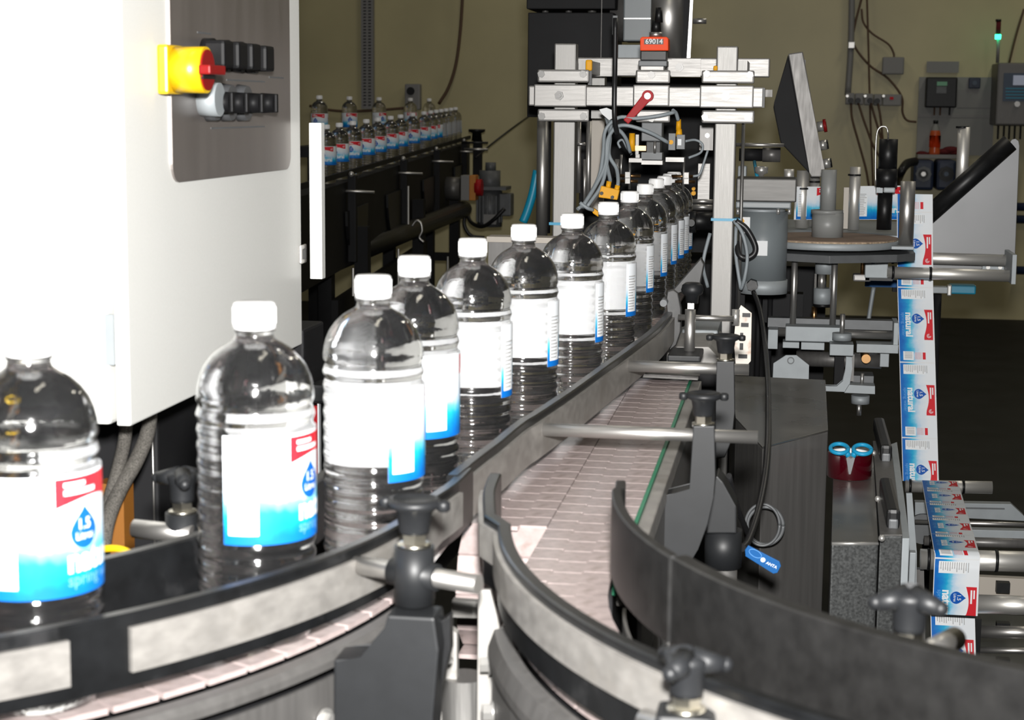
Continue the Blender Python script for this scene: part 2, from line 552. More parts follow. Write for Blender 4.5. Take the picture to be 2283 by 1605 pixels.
# ================================================================== the setting
WALL_Y = 12.6
FLOOR_Z = -0.04
tag(MB().box(-9, 9, -3, WALL_Y, FLOOR_Z - 0.2, FLOOR_Z).o('floor', 'floor'), kind='structure')
tag(MB().box(-9, 9, WALL_Y, WALL_Y + 0.2, FLOOR_Z - 0.2, 5.2).o('wall_back', 'wall'), kind='structure')
tag(MB().box(-9.2, -9, -3, WALL_Y, FLOOR_Z - 0.2, 5.2).o('wall_left', 'wall'), kind='structure')
tag(MB().box(9, 9.2, -3, WALL_Y, FLOOR_Z - 0.2, 5.2).o('wall_right', 'wall'), kind='structure')

# ================================================================== conveyors
BELT = 1.0
PITCHC = 0.0381
RC = 0.60
CL = Vector((-0.956, 1.50))
CR = Vector((0.412, 1.50))
LX, RX, OX = -0.271, -0.188, -0.356          # lane centres
def plate_mesh():
    w, l = 0.0410, 0.0183
    pts = [(-w, -l), (-.0145, -l), (-.0125, -l - .0058), (.0125, -l - .0058), (.0145, -l), (w, -l),
           (w, l), (.0152, l), (.0132, l - .0058), (-.0132, l - .0058), (-.0152, l), (-w, l)]
    return MB().poly([(x, y, 0) for x, y in pts], (0, 0, -0.0045)).mesh('chain_plate', M['chain'])
PLATE = plate_mesh()
def plate(parent, x, y, z, rz=0.0, rx=0.0):
    ob = bpy.data.objects.new('chain_plate', PLATE)
    put(ob, parent, Vector((x, y, z)))
    ob.rotation_euler = (rx, 0, rz)
    return ob
def leg_frame(parent, x0, x1, y, ztop, r=0.022):
    for x in (x0, x1):
        MB().cyl((x, y, FLOOR_Z), (x, y, ztop), r).lathe([(0, 0.03), (0.03, 0.025), (0.045, 0.0), (0, 0)], (x, y, FLOOR_Z)).o('leg', 'steel', parent)

# --- straight twin-lane conveyor
st = T('straight_conveyor', 'straight conveyor with two lanes of pinkish plastic chain plates running under the labelling gantry', 'conveyor', (-0.23, 3.0, FLOOR_Z))
y = 1.70
while y < 4.7:
    plate(st, LX, y, BELT)
    y += PITCHC
y = 1.50 + PITCHC
while y < 2.66:
    plate(st, RX, y, BELT)
    y += PITCHC
# the left lane turns down round its end sprocket
RS = 0.062
for k in range(1, 5):
    a = k * PITCHC / RS
    plate(st, LX, 1.70 - RS * math.sin(a) - 0.004, BELT - RS + RS * math.cos(a), 0, a)
for k in range(0, 6):
    plate(st, LX, 1.665 + k * PITCHC, BELT - 2 * RS - 0.005, 0, PI)
MB().cyl((-0.30, 1.70, BELT - RS - 0.004), (-0.242, 1.70, BELT - RS - 0.004), RS - 0.008, 28).o('end_sprocket', 'black', st)
MB().box(-0.1462, -0.1425, 1.50, 2.66, 0.985, 1.0015).o('wear_strip', 'green', st, 'thin green wear strip')
MB().box(-0.1425, -0.128, 1.50, 2.66, 0.975, 0.999, 0.002).o('edge_rail', 'rail_steel', st)
MB().box(-0.1335, -0.1295, 1.62, 2.66, 0.86, 0.985).o('side_plate', 'sheet', st)
MB().box(-0.3165, -0.3135, 1.74, 4.7, 0.86, 0.99).o('side_plate', 'sheet', st)
MB().box(-0.31, -0.232, 1.78, 4.6, 0.90, 0.985).o('bed', 'far_black', st)
MB().box(-0.226, -0.148, 1.52, 2.66, 0.90, 0.985).o('bed', 'far_black', st)
for yy in (2.0, 2.55):
    leg_frame(st, -0.29, -0.16, yy, 0.9)

# --- curve conveyor that carries the bottles away to the left
cv = T('curve_conveyor', 'curved bottle conveyor sweeping away beneath the near water bottles', 'conveyor', (-0.5, 1.2, FLOOR_Z))
ang = 0.0
while ang < math.radians(78):
    plate(cv, CL.x + RC * math.cos(ang), CL.y - RC * math.sin(ang), BELT, -ang)
    ang += PITCHC / RC
y = 1.50 + PITCHC
while y < 3.0:
    plate(cv, OX, y, BELT)
    y += PITCHC
def arcL(r, a0, a1, n=40):
    return [(CL.x + r * math.cos(math.radians(a0 + (a1 - a0) * i / n)), CL.y - r * math.sin(math.radians(a0 + (a1 - a0) * i / n))) for i in range(n + 1)]
def arcR(r, a0, a1, n=40):
    return [(CR.x - r * math.cos(math.radians(a0 + (a1 - a0) * i / n)), CR.y - r * math.sin(math.radians(a0 + (a1 - a0) * i / n))) for i in range(n + 1)]
lp = arcL(0.652, 76, 2)
MB().sweep(lp, [(-0.0015, 0.80), (0.0015, 0.80), (0.0015, 0.972), (-0.0015, 0.972)]).o('side_sheet', 'sheet', cv)
MB().sweep(arcL(0.652, 76, 2), [(-0.0085, 0.982), (0.004, 0.980), (0.004, 0.986), (0.000, 0.991), (-0.0085, 0.993)]).o('wear_profile', 'sheet', cv)
MB().sweep(arcL(0.545, 76, 2), [(-0.0015, 0.82), (0.0015, 0.82), (0.0015, 0.985), (-0.0015, 0.985)]).o('inner_sheet', 'sheet', cv)
MB().sweep(arcL(0.60, 76, 2), [(-0.035, 0.90), (0.035, 0.90), (0.035, 0.985), (-0.035, 0.985)]).o('bed', 'far_black', cv)
for a in (59, 36.5, 21):
    p = arcL(0.654, a, a, 1)[0]
    d = Vector((math.cos(math.radians(a)), -math.sin(math.radians(a)), 0))
    q = Vector((p[0], p[1], 0.940))
    MB().cyl(q, q + d * 0.002, 0.010, 20).hexa(q + d * 0.002, d, 0.0075, 0.006).o('bolt', 'bolt', cv)
MB().box(-0.402, -0.398, 1.5, 3.0, 0.86, 0.985).o('side_plate', 'sheet', cv)
for a in (62, 12):
    p = arcL(0.60, a, a, 1)[0]
    MB().cyl((p[0], p[1], FLOOR_Z), (p[0], p[1], 0.9), 0.024).o('leg', 'steel', cv)
MB().cyl((OX, 2.8, FLOOR_Z), (OX, 2.8, 0.99), 0.024).o('leg', 'steel', cv)

# --- branch conveyor curving towards the lower right
br = T('branch_conveyor', 'empty curved branch conveyor bending round to the front beside the bottle line', 'conveyor', (0.0, 1.1, FLOOR_Z))
ang = 0.0
while ang < math.radians(72):
    plate(br, CR.x - RC * math.cos(ang), CR.y - RC * math.sin(ang), BELT, ang)
    ang += PITCHC / RC
MB().sweep(arcR(0.655, 12, 74), [(-0.0015, 0.80), (0.0015, 0.80), (0.0015, 0.966), (-0.0015, 0.966)]).o('side_sheet', 'sheet', br)
MB().sweep(arcR(0.655, 12, 74), [(-0.0115, 0.970), (0.005, 0.968), (0.005, 0.976), (0.000, 0.990), (-0.0115, 0.992)]).o('wear_profile', 'sheet', br)
MB().sweep(arcR(0.545, 4, 74), [(-0.0015, 0.80), (0.0015, 0.80), (0.0015, 0.985), (-0.0015, 0.985)]).o('inner_sheet', 'sheet', br)
MB().sweep(arcR(0.60, 4, 74), [(-0.035, 0.90), (0.035, 0.90), (0.035, 0.985), (-0.035, 0.985)]).o('bed', 'far_black', br)
for a, z in ((10.5, 0.955), (14.5, 0.930), (11.0, 0.885), (22, 0.925), (30, 0.905)):
    p = arcR(0.657, a, a, 1)[0]
    d = Vector((-math.cos(math.radians(a)), -math.sin(math.radians(a)), 0))
    q = Vector((p[0], p[1], z))
    MB().cyl(q, q + d * 0.002, 0.009, 20).hexa(q + d * 0.002, d, 0.007, 0.007).o('bolt', 'bolt', br)
for a in (50, 20):
    p = arcR(0.60, a, a, 1)[0]
    MB().cyl((p[0], p[1], FLOOR_Z), (p[0], p[1], 0.9), 0.024).o('leg', 'steel', br)

# --- white end plates between the two curves
ep = T('end_frame', 'dirty white upright end plates filling the gap between the two curved conveyors', 'frame', (-0.26, 1.42, FLOOR_Z))
MB().pp([(1066, 1316), (1092, 1316), (1112, 1392), (1120, 1480), (1128, 1700), (1062, 1700)], 1.40, 0.006, 0.001).o('upright_plate', 'white_plate', ep)
MB().pp([(1008, 1338), (1068, 1342), (1068, 1378), (1006, 1376)], 1.52, 0.01).o('cross_plate', 'white_plate', ep)
MB().pp([(1008, 1552), (1066, 1556), (1068, 1720), (1000, 1720)], 1.46, 0.01).o('foot_plate', 'white_plate', ep)
MB().pp([(1002, 1400), (1018, 1412), (1018, 1535), (1006, 1700), (970, 1700), (996, 1500)], 1.44, 0.01).o('side_bracket', 'white_plate', ep)
for (x, yy, rr) in ((1127, 1398, 9), (1128, 1580, 10), (1105, 1590, 9), (1003, 1470, 8)):
    p = W(x, yy, 1.395)
    MB().cyl(p, p + Vector((0, -0.004, 0)), rr * 1.4 / F, 12).o('bolt', 'bolt', ep)
MB().pb(1119, 1418, 1128, 1452, 1.397, 0.003).o('slot', 'far_black', ep)
MB().cyl((-0.27, 1.45, FLOOR_Z), (-0.27, 1.45, 0.92), 0.02).o('leg', 'steel', ep)

# ------------------------------------------------------------------ guide rails
def rail(name, label, path, z0, z1, t, strips, black='rail_black', side=1, steel='rail_steel', lip=0.0):
    zt = z1
    p0 = path[len(path) // 2]
    r = T(name, label, 'guide rail', (p0[0], p0[1], z0))
    MB().sweep(path, [(-t / 2, z0), (t / 2, z0), (t / 2, zt - 0.0015), (t / 2 - 0.0015, zt), (-t / 2 + 0.0015, zt), (-t / 2, zt - 0.0015)]).o('guide_strip', black, r)
    for (i0, i1, za, zb, th) in strips:
        o0, o1 = (t / 2 - 0.0005, t / 2 + th) if side > 0 else (-t / 2 - th, -t / 2 + 0.0005)
        MB().sweep(path[i0:i1], [(o0, za), (o1, za), (o1, zb), (o0, zb)]).o('backing_strip', steel, r)
    return r
# outer rail of the bottle curve, near side
pa = arcL(0.648, 72, 0, 144)                                   # 0.5 degrees a step
i1 = int((72 - 40.9) / 0.5)
i2 = int((72 - 37.5) / 0.5)
n1 = len(pa)
pa = pa + [(-0.304, 1.53), (-0.301, 1.56), (-0.300, 1.60), (-0.2995, 1.625)]
rail('guide_rail', 'black guide rail with pale steel strip curving in front of the two nearest bottles', pa, 1.0165, 1.068, 0.011,
     [(0, i1, 1.027, 1.0585, 0.004), (i2, len(pa) - 2, 1.027, 1.0585, 0.004)])
pd = catmull([(-0.2975, 1.585, 0), (-0.296, 1.71, 0), (-0.288, 1.865, 0), (-0.281, 1.924, 0), (-0.263, 2.088, 0), (-0.243, 2.307, 0), (-0.225, 2.504, 0), (-0.209, 2.70, 0), (-0.202, 2.86, 0), (-0.200, 3.02, 0)], 6)
pd = [(p.x - 0.009 * max(0, (1.75 - p.y) / 0.165), p.y) for p in pd]
rail('guide_rail', 'long dark guide rail running diagonally beside the bottles up to the gantry', pd, 1.016, 1.069, 0.012, [(0, len(pd), 1.020, 1.060, 0.004)], steel='rail_steel')
# rail behind the bottles
pb_ = arcL(0.535, 74, 0, 40) + [(-0.420, 1.62), (-0.417, 1.8), (-0.405, 2.1), (-0.38, 2.4), (-0.352, 2.75), (-0.345, 3.2), (-0.345, 3.8)]
rail('guide_rail', 'scuffed black guide rail passing behind the bottles on the cabinet side', pb_, 1.018, 1.074, 0.012, [], black='rail_black')
# branch rails
pr = [(-0.268, 1.60), (-0.2655, 1.575), (-0.261, 1.53)] + arcR(0.6465, 11, 70, 60)[0:]
pr = [(p.x, p.y) for p in catmull([(-0.268, 1.60, 0), (-0.2665, 1.575, 0), (-0.2605, 1.52, 0), (-0.245, 1.435, 0)], 6)] + arcR(0.6465, 8.5, 70, 70)
rail('guide_rail', 'pale steel guide rail with black lip curving down in front of the empty branch chain', pr, 1.0100, 1.069, 0.011, [(8, len(pr), 1.033, 1.0615, 0.004)])
pi1 = [(-0.1395, 1.490), (-0.1372, 1.462)] + arcR(0.553, 4.5, 28, 20)
rail('guide_rail', 'short dark curved guide blade standing over the pink chain plates', pi1, 1.026, 1.091, 0.009, [], black='guide_dark')
pi2 = arcR(0.5475, 27.8, 74, 50)
rail('guide_rail', 'long black guide blade sweeping across the lower front corner', pi2, 1.022, 1.090, 0.014, [], black='guide_dark')

# ------------------------------------------------------------------ clamps with knobs
def knob(parent, p, s=1.0, rz=0.0, arms=3, ears=False, nut=True, dark='knob'):
    p = Vector(p)
    if nut:
        mb = MB().lathe([(0, 0), (0.0125 * s, 0), (0.0125 * s, 0.002 * s), (0, 0.002 * s)], p, 20)
        mb.hexa(p + Vector((0, 0, 0.002 * s)), (0, 0, 1), 0.0095 * s, 0.008 * s).o('nut', 'nut', parent)
    b = p + Vector((0, 0, 0.010 * s))
    if ears:
        h = MB().lathe([(0, 0), (0.0105 * s, 0), (0.0112 * s, 0.002 * s), (0.0135 * s, 0.017 * s), (0.019 * s, 0.020 * s), (0.0205 * s, 0.0225 * s), (0.0185 * s, 0.0255 * s), (0.016 * s, 0.0262 * s), (0.0145 * s, 0.024 * s), (0, 0.024 * s)], b, 28)
        for k in range(2):
            a = rz + k * PI
            d = Vector((math.cos(a), math.sin(a), 0))
            h.lathe([(0.0035 * s, -0.0035 * s), (0.005 * s, -0.002 * s), (0.005 * s, 0.003 * s), (0.0035 * s, 0.0045 * s), (0.0015 * s, 0.0035 * s), (0.0015 * s, -0.0025 * s), (0.0035 * s, -0.0035 * s)], b + d * 0.0225 * s + Vector((0, 0, 0.021 * s)), 14)
        h.o('knob', dark, parent)
    else:
        h = MB().lathe([(0, 0), (0.0105 * s, 0), (0.0108 * s, 0.003 * s), (0.0115 * s, 0.016 * s), (0.0135 * s, 0.021 * s), (0.0135 * s, 0.0245 * s), (0.009 * s, 0.0275 * s), (0, 0.0285 * s)], b, 28)
        for k in range(arms):
            a = rz + k * 2 * PI / arms
            d = Vector((math.cos(a), math.sin(a), 0))
            q = b + Vector((0, 0, 0.0225 * s))
            tip = q + d * 0.0240 * s - Vector((0, 0, 0.0022 * s))
            h.cyl(q + d * 0.003 * s, tip, 0.0095 * s, 16, 0.0050 * s)
            h.ball(tip, 0.0052 * s)
        h.o('knob', dark, parent)

# near clamp on the bottle curve
c0 = Vector((-0.2795, 1.291, 0))
cl = T('rail_clamp', 'dark grey rail clamp with three-armed knob in front of the bottle curve', 'clamp', (c0.x, c0.y, 0.9))
a, b = Vector((-0.336, 1.3115, 1.053)), Vector((-0.2255, 1.2715, 1.053))
MB().cyl(a, b, 0.0075, 20).o('rod', 'chrome', cl)
MB().cyl((c0.x, c0.y, 1.030), (c0.x, c0.y, 1.0755), 0.0155, 28).o('clamp_body', 'grey_plastic', cl)
d = (b - a).normalized()
MB().cyl(Vector((c0.x, c0.y, 1.053)) - d * 0.0205, Vector((c0.x, c0.y, 1.053)) + d * 0.0205, 0.0105, 24).o('clamp_collar', 'grey_plastic', cl)
knob(cl, (c0.x, c0.y, 1.0755), 1.05, math.radians(-8), ears=True)
MB().pp([(862, 1372), (968, 1378), (978, 1450), (962, 1640), (905, 1800), (742, 1800), (744, 1470), (806, 1470), (862, 1405)], 1.262, 0.034, 0.002).o('bracket', 'grey_plastic', cl)
MB().pp([(972, 1392), (1003, 1372), (1004, 1450), (960, 1620), (925, 1800), (905, 1800), (968, 1560)], 1.285, 0.014, 0.001).o('bracket_cover', 'black', cl)
# clamp behind the bottles on the cabinet side
q = W(408, 1188, 1.47)
ck = T('rail_clamp', 'grey rail clamp with winged knob behind the bottle curve under the cabinet', 'clamp', (q.x, q.y, 0.98))
MB().cyl((q.x, q.y, q.z - 0.045), (q.x, q.y, q.z + 0.019), 0.0155, 28).o('clamp_body', 'grey_plastic', ck)
MB().cyl(W(300, 1178, 1.47), W(430, 1192, 1.46), 0.0085, 20).o('rod', 'chrome', ck)
knob(ck, (q.x, q.y, q.z + 0.019), 1.0, math.radians(175), 3)
# two clamps on rods across the pink chains
def bracket_clamp(label, Y, xr0, xr1, yrod, rpx, bx0, bx1, ytop, poly, s, kx, ky):
    q = W((bx0 + bx1) / 2, ytop, Y)
    g = T('rail_clamp', label, 'clamp', (q.x, q.y, W(bx0, poly[-1][1], Y).z))
    MB().pch(xr0, xr1, yrod, rpx, Y).o('rod', 'chrome', g)
    MB().pp(poly, Y - 0.016, 0.032, 0.0012).o('bracket', 'grey_plastic', g)
    MB().cyl((q.x, q.y, q.z - 0.0005), (q.x, q.y, q.z + 0.002), 0.0125 * s, 20).o('washer', 'bolt', g)
    knob(g, (q.x, q.y, q.z + 0.002), s, 0.1, ears=True)
    return g
bracket_clamp('dark grey bracket clamp on the nearer rod across the pink chain', 1.935, 1195, 1690, 966, 15, 1543, 1592, 950,
              [(1545, 950), (1593, 950), (1594, 1060), (1590, 1110), (1578, 1170), (1556, 1225), (1535, 1262), (1470, 1240), (1462, 1180), (1465, 1108), (1540, 1092)], 1.0, 0, 0)
bracket_clamp('dark grey bracket clamp on the farther rod across the pink chain', 2.445, 1398, 1670, 820, 13, 1596, 1638, 806,
              [(1597, 806), (1637, 806), (1637, 920), (1632, 980), (1616, 1020), (1560, 1030), (1560, 985), (1597, 975)], 1.0, 0, 0)
# small clamp with upright rod beside the gantry post
q = W(1541, 690, 2.86)
c3 = T('rail_clamp', 'crossed steel rods with small black knob beside the gantry post', 'clamp', (q.x, q.y, W(1541, 800, 2.86).z))
MB().pcv(1538, 690, 800, 12, 2.86).o('upright_rod', 'chrome', c3)
MB().pch(1512, 1636, 709, 6.5, 2.88).o('rod', 'chrome', c3)
MB().pb(1533, 676, 1547, 689, 2.85, 0.02).o('nut', 'bolt', c3)
MB().lathe([(0, 0), (0.010, 0), (0.011, 0.012), (0.0165, 0.016), (0.0185, 0.022), (0.0165, 0.030), (0.011, 0.034), (0, 0.034)], W(1543, 676, 2.86), 24).o('knob', 'knob', c3)
MB().pb(1487, 793, 1562, 808, 2.80, 0.10, 0.003).o('foot_block', 'grey_plastic', c3)
# front clamp on the branch rail
q = W(1530, 1572, 1.02)
c4 = T('rail_clamp', 'dark clamp with three-armed knob on the near branch rail at the lower edge', 'clamp', (q.x, q.y, 0.95))
MB().box(q.x - 0.018, q.x + 0.018, q.y - 0.014, q.y + 0.018, q.z - 0.06, q.z - 0.003, 0.004).o('clamp_body', 'grey_plastic', c4)
MB().cyl((q.x - 0.028, q.y + 0.030, q.z - 0.022), (q.x + 0.035, q.y - 0.02, q.z - 0.018), 0.0075).o('rod', 'chrome', c4)
knob(c4, (q.x, q.y, q.z - 0.003), 0.95, math.radians(8), 3)
# clamp behind the long black blade
q = W(2025, 1432, 1.17)
c5 = T('rail_clamp', 'dark clamp with three-armed knob standing behind the long black blade', 'clamp', (q.x, q.y, 0.95))
MB().box(q.x - 0.020, q.x + 0.018, q.y - 0.018, q.y + 0.018, q.z - 0.05, q.z - 0.002, 0.004).o('clamp_body', 'grey_plastic', c5)
MB().cyl(W(2060, 1462, 1.17), W(2128, 1424, 1.24), 0.0085).o('rod', 'chrome', c5)
knob(c5, (q.x, q.y, q.z - 0.002), 1.02, math.radians(200), 3)

# ================================================================== bottles
LW, LH = 0.182, 0.083
def sub_text(mb, txt, u0, u1, vb, f, h, bold=0.0, squash=1.0):
    vs, fs = text_geo(txt, 1.0, bold)
    xs = [v[0] for v in vs]
    k = (u1 - u0) / (max(xs) - min(xs))
    uc = u0 - min(xs) * k
    mb.add([f(uc + x * k, vb + y * k * squash, h) for x, y, z in vs], fs)
def rect(mb, u0, u1, v0, v1, f, h, nu=6, nv=1):
    vs, fs = [], []
    for i in range(nu + 1):
        for j in range(nv + 1):
            vs.append(f(u0 + (u1 - u0) * i / nu, v0 + (v1 - v0) * j / nv, h))
    for i in range(nu):
        for j in range(nv):
            a = i * (nv + 1) + j
            fs.append((a, a + nv + 1, a + nv + 2, a + 1))
    mb.add(vs, fs)
def flat(mb, name, material, parent):
    """art layers keep the winding they were given"""
    at = wloc(parent).copy()
    for v in mb.bm.verts:
        v.co -= at
    me = bpy.data.meshes.new(name)
    mb.bm.to_mesh(me)
    mb.bm.free()
    me.materials.append(M[material])
    ob = bpy.data.objects.new(name, me)
    if name in ('white_lettering', 'pale_lettering', 'small_print', 'pink_print', 'red_banner'):
        ob['kind'] = 'stuff'
    return put(ob, parent, at)
def label_art(parent, f, nu=40, e=0.00016, fine=True):
    mb = MB()
    nv = 1
    vs, fs, uvs = [], [], []
    for i in range(nu + 1):
        for j in range(nv + 1):
            vs.append(f(LW * i / nu, LH * j / nv, 0))
            uvs.append((i / nu, j / nv))
    for i in range(nu):
        for j in range(nv):
            a = i * (nv + 1) + j
            fs.append((a, a + nv + 1, a + nv + 2, a + 1))
    at = wloc(parent).copy()
    me = bpy.data.meshes.new('label')
    me.from_pydata([v - at for v in vs], [], fs)
    ul = me.uv_layers.new(name='UVMap')
    for lp_ in me.loops:
        ul.data[lp_.index].uv = uvs[lp_.vertex_index]
    for p in me.polygons:
        p.use_smooth = True
    me.materials.append(M['label'])
    lab = put(bpy.data.objects.new('label', me), parent, at)
    U = lambda a: a * LW
    V = lambda a: a * LH
    # red banner, waisted along its lower edge
    mb = MB()
    n = 12
    vs, fs = [], []
    for i in range(n + 1):
        t = i / n
        lo = 0.73 + 0.075 * math.sin(PI * min(1, t * 1.15)) - 0.01 * t
        vs += [f(U(0.29 + 0.41 * t), V(lo), e), f(U(0.29 + 0.41 * t), V(0.975), e)]
    for i in range(n):
        fs.append((2 * i, 2 * i + 2, 2 * i + 3, 2 * i + 1))
    mb.add(vs, fs)
    rect(mb, U(0.87), U(0.965), V(0.66), V(0.745), f, e)
    flat(mb, 'red_banner', 'lred', lab)
    # drop
    mb = MB()
    cu, cv_, rr = U(0.415), V(0.525), 0.0125
    ring = []
    vs, fs = [f(cu, cv_, e)], []
    for i in range(28):
        t = 2 * PI * i / 28
        x, y_ = rr * math.sin(t), -rr * math.cos(t)
        if y_ > 0:
            x *= (1 - (y_ / rr) ** 1.6)
            y_ *= 1.45
        for q_ in (0.2, 0.4, 0.6, 0.8, 1.0):
            vs.append(f(cu + x * q_, cv_ + y_ * q_, e))
    for i in range(28):
        j = (i + 1) % 28
        fs.append((0, 1 + i * 5, 1 + j * 5))
        for q_ in range(4):
            fs.append((1 + i * 5 + q_, 2 + i * 5 + q_, 2 + j * 5 + q_, 1 + j * 5 + q_))
    mb.add(vs, fs)
    flat(mb, 'water_drop', 'lblue', lab)
    # white lettering and boxes
    mb = MB()
    rect(mb, U(0.022), U(0.15), V(0.09), V(0.72), f, e, 6)
    rect(mb, U(0.86), U(0.978), V(0.10), V(0.40), f, e, 6)
    sub_text(mb, 'natural', U(0.335), U(0.66), V(0.20), f, e * 2, 0.035, 1.08)
    sub_text(mb, '1.5', cu - 0.0050, cu + 0.0050, cv_ + 0.0012, f, e * 2, 0.012)
    sub_text(mb, 'Litres', cu - 0.0078, cu + 0.0078, cv_ - 0.0058, f, e * 2, 0.012)
    rect(mb, U(0.325), U(0.42), V(0.900), V(0.935), f, e * 2)
    rect(mb, U(0.325), U(0.475), V(0.835), V(0.875), f, e * 2)
    for (r0, r1) in ((0.0040, 0.0050), (0.0016, 0.0026)):
        vs, fs = [], []
        for i in range(17):
            t = 2 * PI * i / 20
            for r_ in (r0, r1):
                vs.append(f(U(0.645) + r_ * math.sin(t), V(0.855) + r_ * math.cos(t), e * 2))
        for i in range(16):
            fs.append((2 * i, 2 * i + 1, 2 * i + 3, 2 * i + 2))
        mb.add(vs, fs)
    flat(mb, 'white_lettering', 'lwhite', lab)
    mb = MB()
    sub_text(mb, 'spring water', U(0.335), U(0.655), V(0.085), f, e * 2, 0.0)
    flat(mb, 'pale_lettering', 'lpale', lab)
    if fine:
        mb = MB()
        rnd = random.Random(3)
        for k in range(13):
            v = 0.13 + k * 0.052
            rect(mb, U(0.03), U(0.03 + 0.11 * rnd.uniform(0.6, 1.0)), V(v), V(v + 0.02), f, e * 2, 4)
        for k in range(9):
            rect(mb, U(0.868 + k * 0.011), U(0.868 + k * 0.011 + rnd.uniform(0.003, 0.007)), V(0.14), V(0.36), f, e * 2, 1)
        flat(mb, 'small_print', 'lgrey', lab)
        mb = MB()
        for k in range(6):
            rect(mb, U(0.87), U(0.965), V(0.44 + k * 0.033), V(0.455 + k * 0.033), f, e * 2, 3)
        flat(mb, 'pink_print', 'lpink', lab)
    return lab

prof = [(0, .004), (.018, .0035), (.030, .001), (.0345, 0), (.0405, .003), (.0440, .011)]
z = .015
while z < .1795:
    k = 0.0009 if (z < .080 or z > .168) else 0.0006
    prof.append((.0446 + k * math.sin((z - .015) * 2 * PI / .0122), z))
    z += .00135
prof += [(.0440, .1815), (.0432, .1835), (.0438, .1858), (.0449, .1885), (.0448, .1925), (.0440, .1985), (.0422, .2060), (.0390, .2135), (.0340, .2205), (.0275, .2265), (.0215, .2303),
         (.0175, .2325), (.0152, .2345), (.0144, .2375), (.0143, .2395), (.0158, .2402), (.0158, .2412), (.0140, .2420), (.0138, .2445), (0, .2445)]
def make_bottle():
    root = T('water_bottle', 'x', 'bottle')
    MB().lathe(prof, (0, 0, 0), 72).o('bottle_body', 'water', root)
    mb = MB().lathe([(0, .2625), (.0140, .2622), (.0156, .2612), (.0160, .2595), (.0160, .2455), (.0163, .2450), (.0163, .2422), (.0, .2422)], (0, 0, 0), 40)
    for k in range(40):
        t = 2 * PI * k / 40
        c, s_ = math.cos(t), math.sin(t)
        rt = Matrix.Rotation(t, 3, 'Z')
        mb.box(c * .0160 - .0003, c * .0160 + .0003, s_ * .0160 - .0004, s_ * .0160 + .0004, .2462, .2585, 0, rt)
    mb.o('cap', 'cap', root)
    R = .0463
    def f(u, v, h):
        a = u / R
        return Vector(((R + h) * math.sin(a), -(R + h) * math.cos(a), .0835 + v))
    lab = label_art(root, f, 48)
    mb = MB()
    rect(mb, 0, LW, 0, LH, f, -0.0003, 48)
    flat(mb, 'label_back', 'paper', lab)
    return root
proto = make_bottle()
used = []
def bottle(pos, left_deg, label, group, scale=1.0):
    b = proto if not used else copy_tree(proto)
    used.append(b)
    b.location = pos
    b.scale = (scale, scale, scale)
    b.rotation_euler = (0, 0, math.atan2(-pos[0], pos[1]) + math.radians(left_deg))
    b['label'] = label
    b['group'] = group
    return b
line = [(63, 730, -48), (567, 670, -32), (832, 609, 16), (924, 566, 10), (1054, 527, 46), (1168, 496, 43), (1276, 472, 48), (1357, 446, 40), (1404, 422, 44), (1439, 406, 45), (1464, 394, 46), (1482, 388, 45), (1494, 383, 45), (1503, 379, 45)]
order = ['nearest water bottle, cut off by the photo edge, with red banner and blue drop showing', 'second water bottle along the line, standing in front of the white cabinet',
         'third water bottle along the line, seen from its unprinted back', 'fourth water bottle along the line, blue label end half hidden behind the third',
         'fifth water bottle along the line, counted from the camera', 'sixth water bottle along the line, counted from the camera', 'seventh water bottle along the line, in front of the gantry post',
         'eighth water bottle along the line, just under the yellow block', 'ninth water bottle along the line, entering the gantry', 'tenth water bottle along the line, under the sensor bar',
         'eleventh water bottle along the line, inside the gantry', 'twelfth water bottle along the line, inside the gantry', 'thirteenth water bottle along the line, deep inside the gantry', 'fourteenth and farthest water bottle inside the gantry']
for (x, y, a), lb in zip(line, order):
    p = WZ(x, y + 4, 1.2625)
    if y > 640:                                # the two nearest stand on the curve
        rad = 0.5958
        lo, hi = 0.0, 1.2
        for _ in range(40):
            t = (lo + hi) / 2
            if proj((CL.x + rad * math.cos(t), CL.y - rad * math.sin(t), 1.25))[0] > x: lo = t
            else: hi = t
        p = Vector((CL.x + rad * math.cos(t), CL.y - rad * math.sin(t), 0))
    bottle((p.x, p.y, BELT + 0.0003), a, lb, 'water bottles on the near conveyor line')
# ================================================================== control cabinet
XC = W(291, 935, 1.70).x
ZB = 1.082
cab = T('control_cabinet', 'large white powder-coated control cabinet with an inset steel control panel', 'cabinet', (XC - 0.4, 2.0, ZB))
YF = 2.345
TD = 0.0150
MB().box(-1.75, XC - TD - 0.006, 1.697, YF - 0.01, ZB, 2.05, 0.004).o('body', 'white', cab)
MB().box(XC - TD, XC, 1.70, YF, ZB - 0.001, 2.05, 0.002).o('door', 'white', cab)
MB().pb(690, 274, 717, 622, YF + 0.01, 0.018, 0.001).o('rear_flange', 'white', cab)
pbx = WX(250, 750, XC - TD - 0.006)
MB().box(XC - TD - 0.008, XC - TD + 0.001, 1.694, 1.6985, W(250, 812, 1.7).z, W(250, 700, 1.7).z).o('hinge', 'alu', cab)
p = WX(672, 566, XC)
l = MB().box(XC, XC + 0.004, p.y - 0.014, p.y + 0.014, p.z - 0.013, p.z + 0.013, 0.002).o('latch', 'chrome', cab)
MB().box(XC + 0.004, XC + 0.006, p.y - 0.006, p.y + 0.006, p.z - 0.007, p.z + 0.007).o('keyhole', 'black', l)
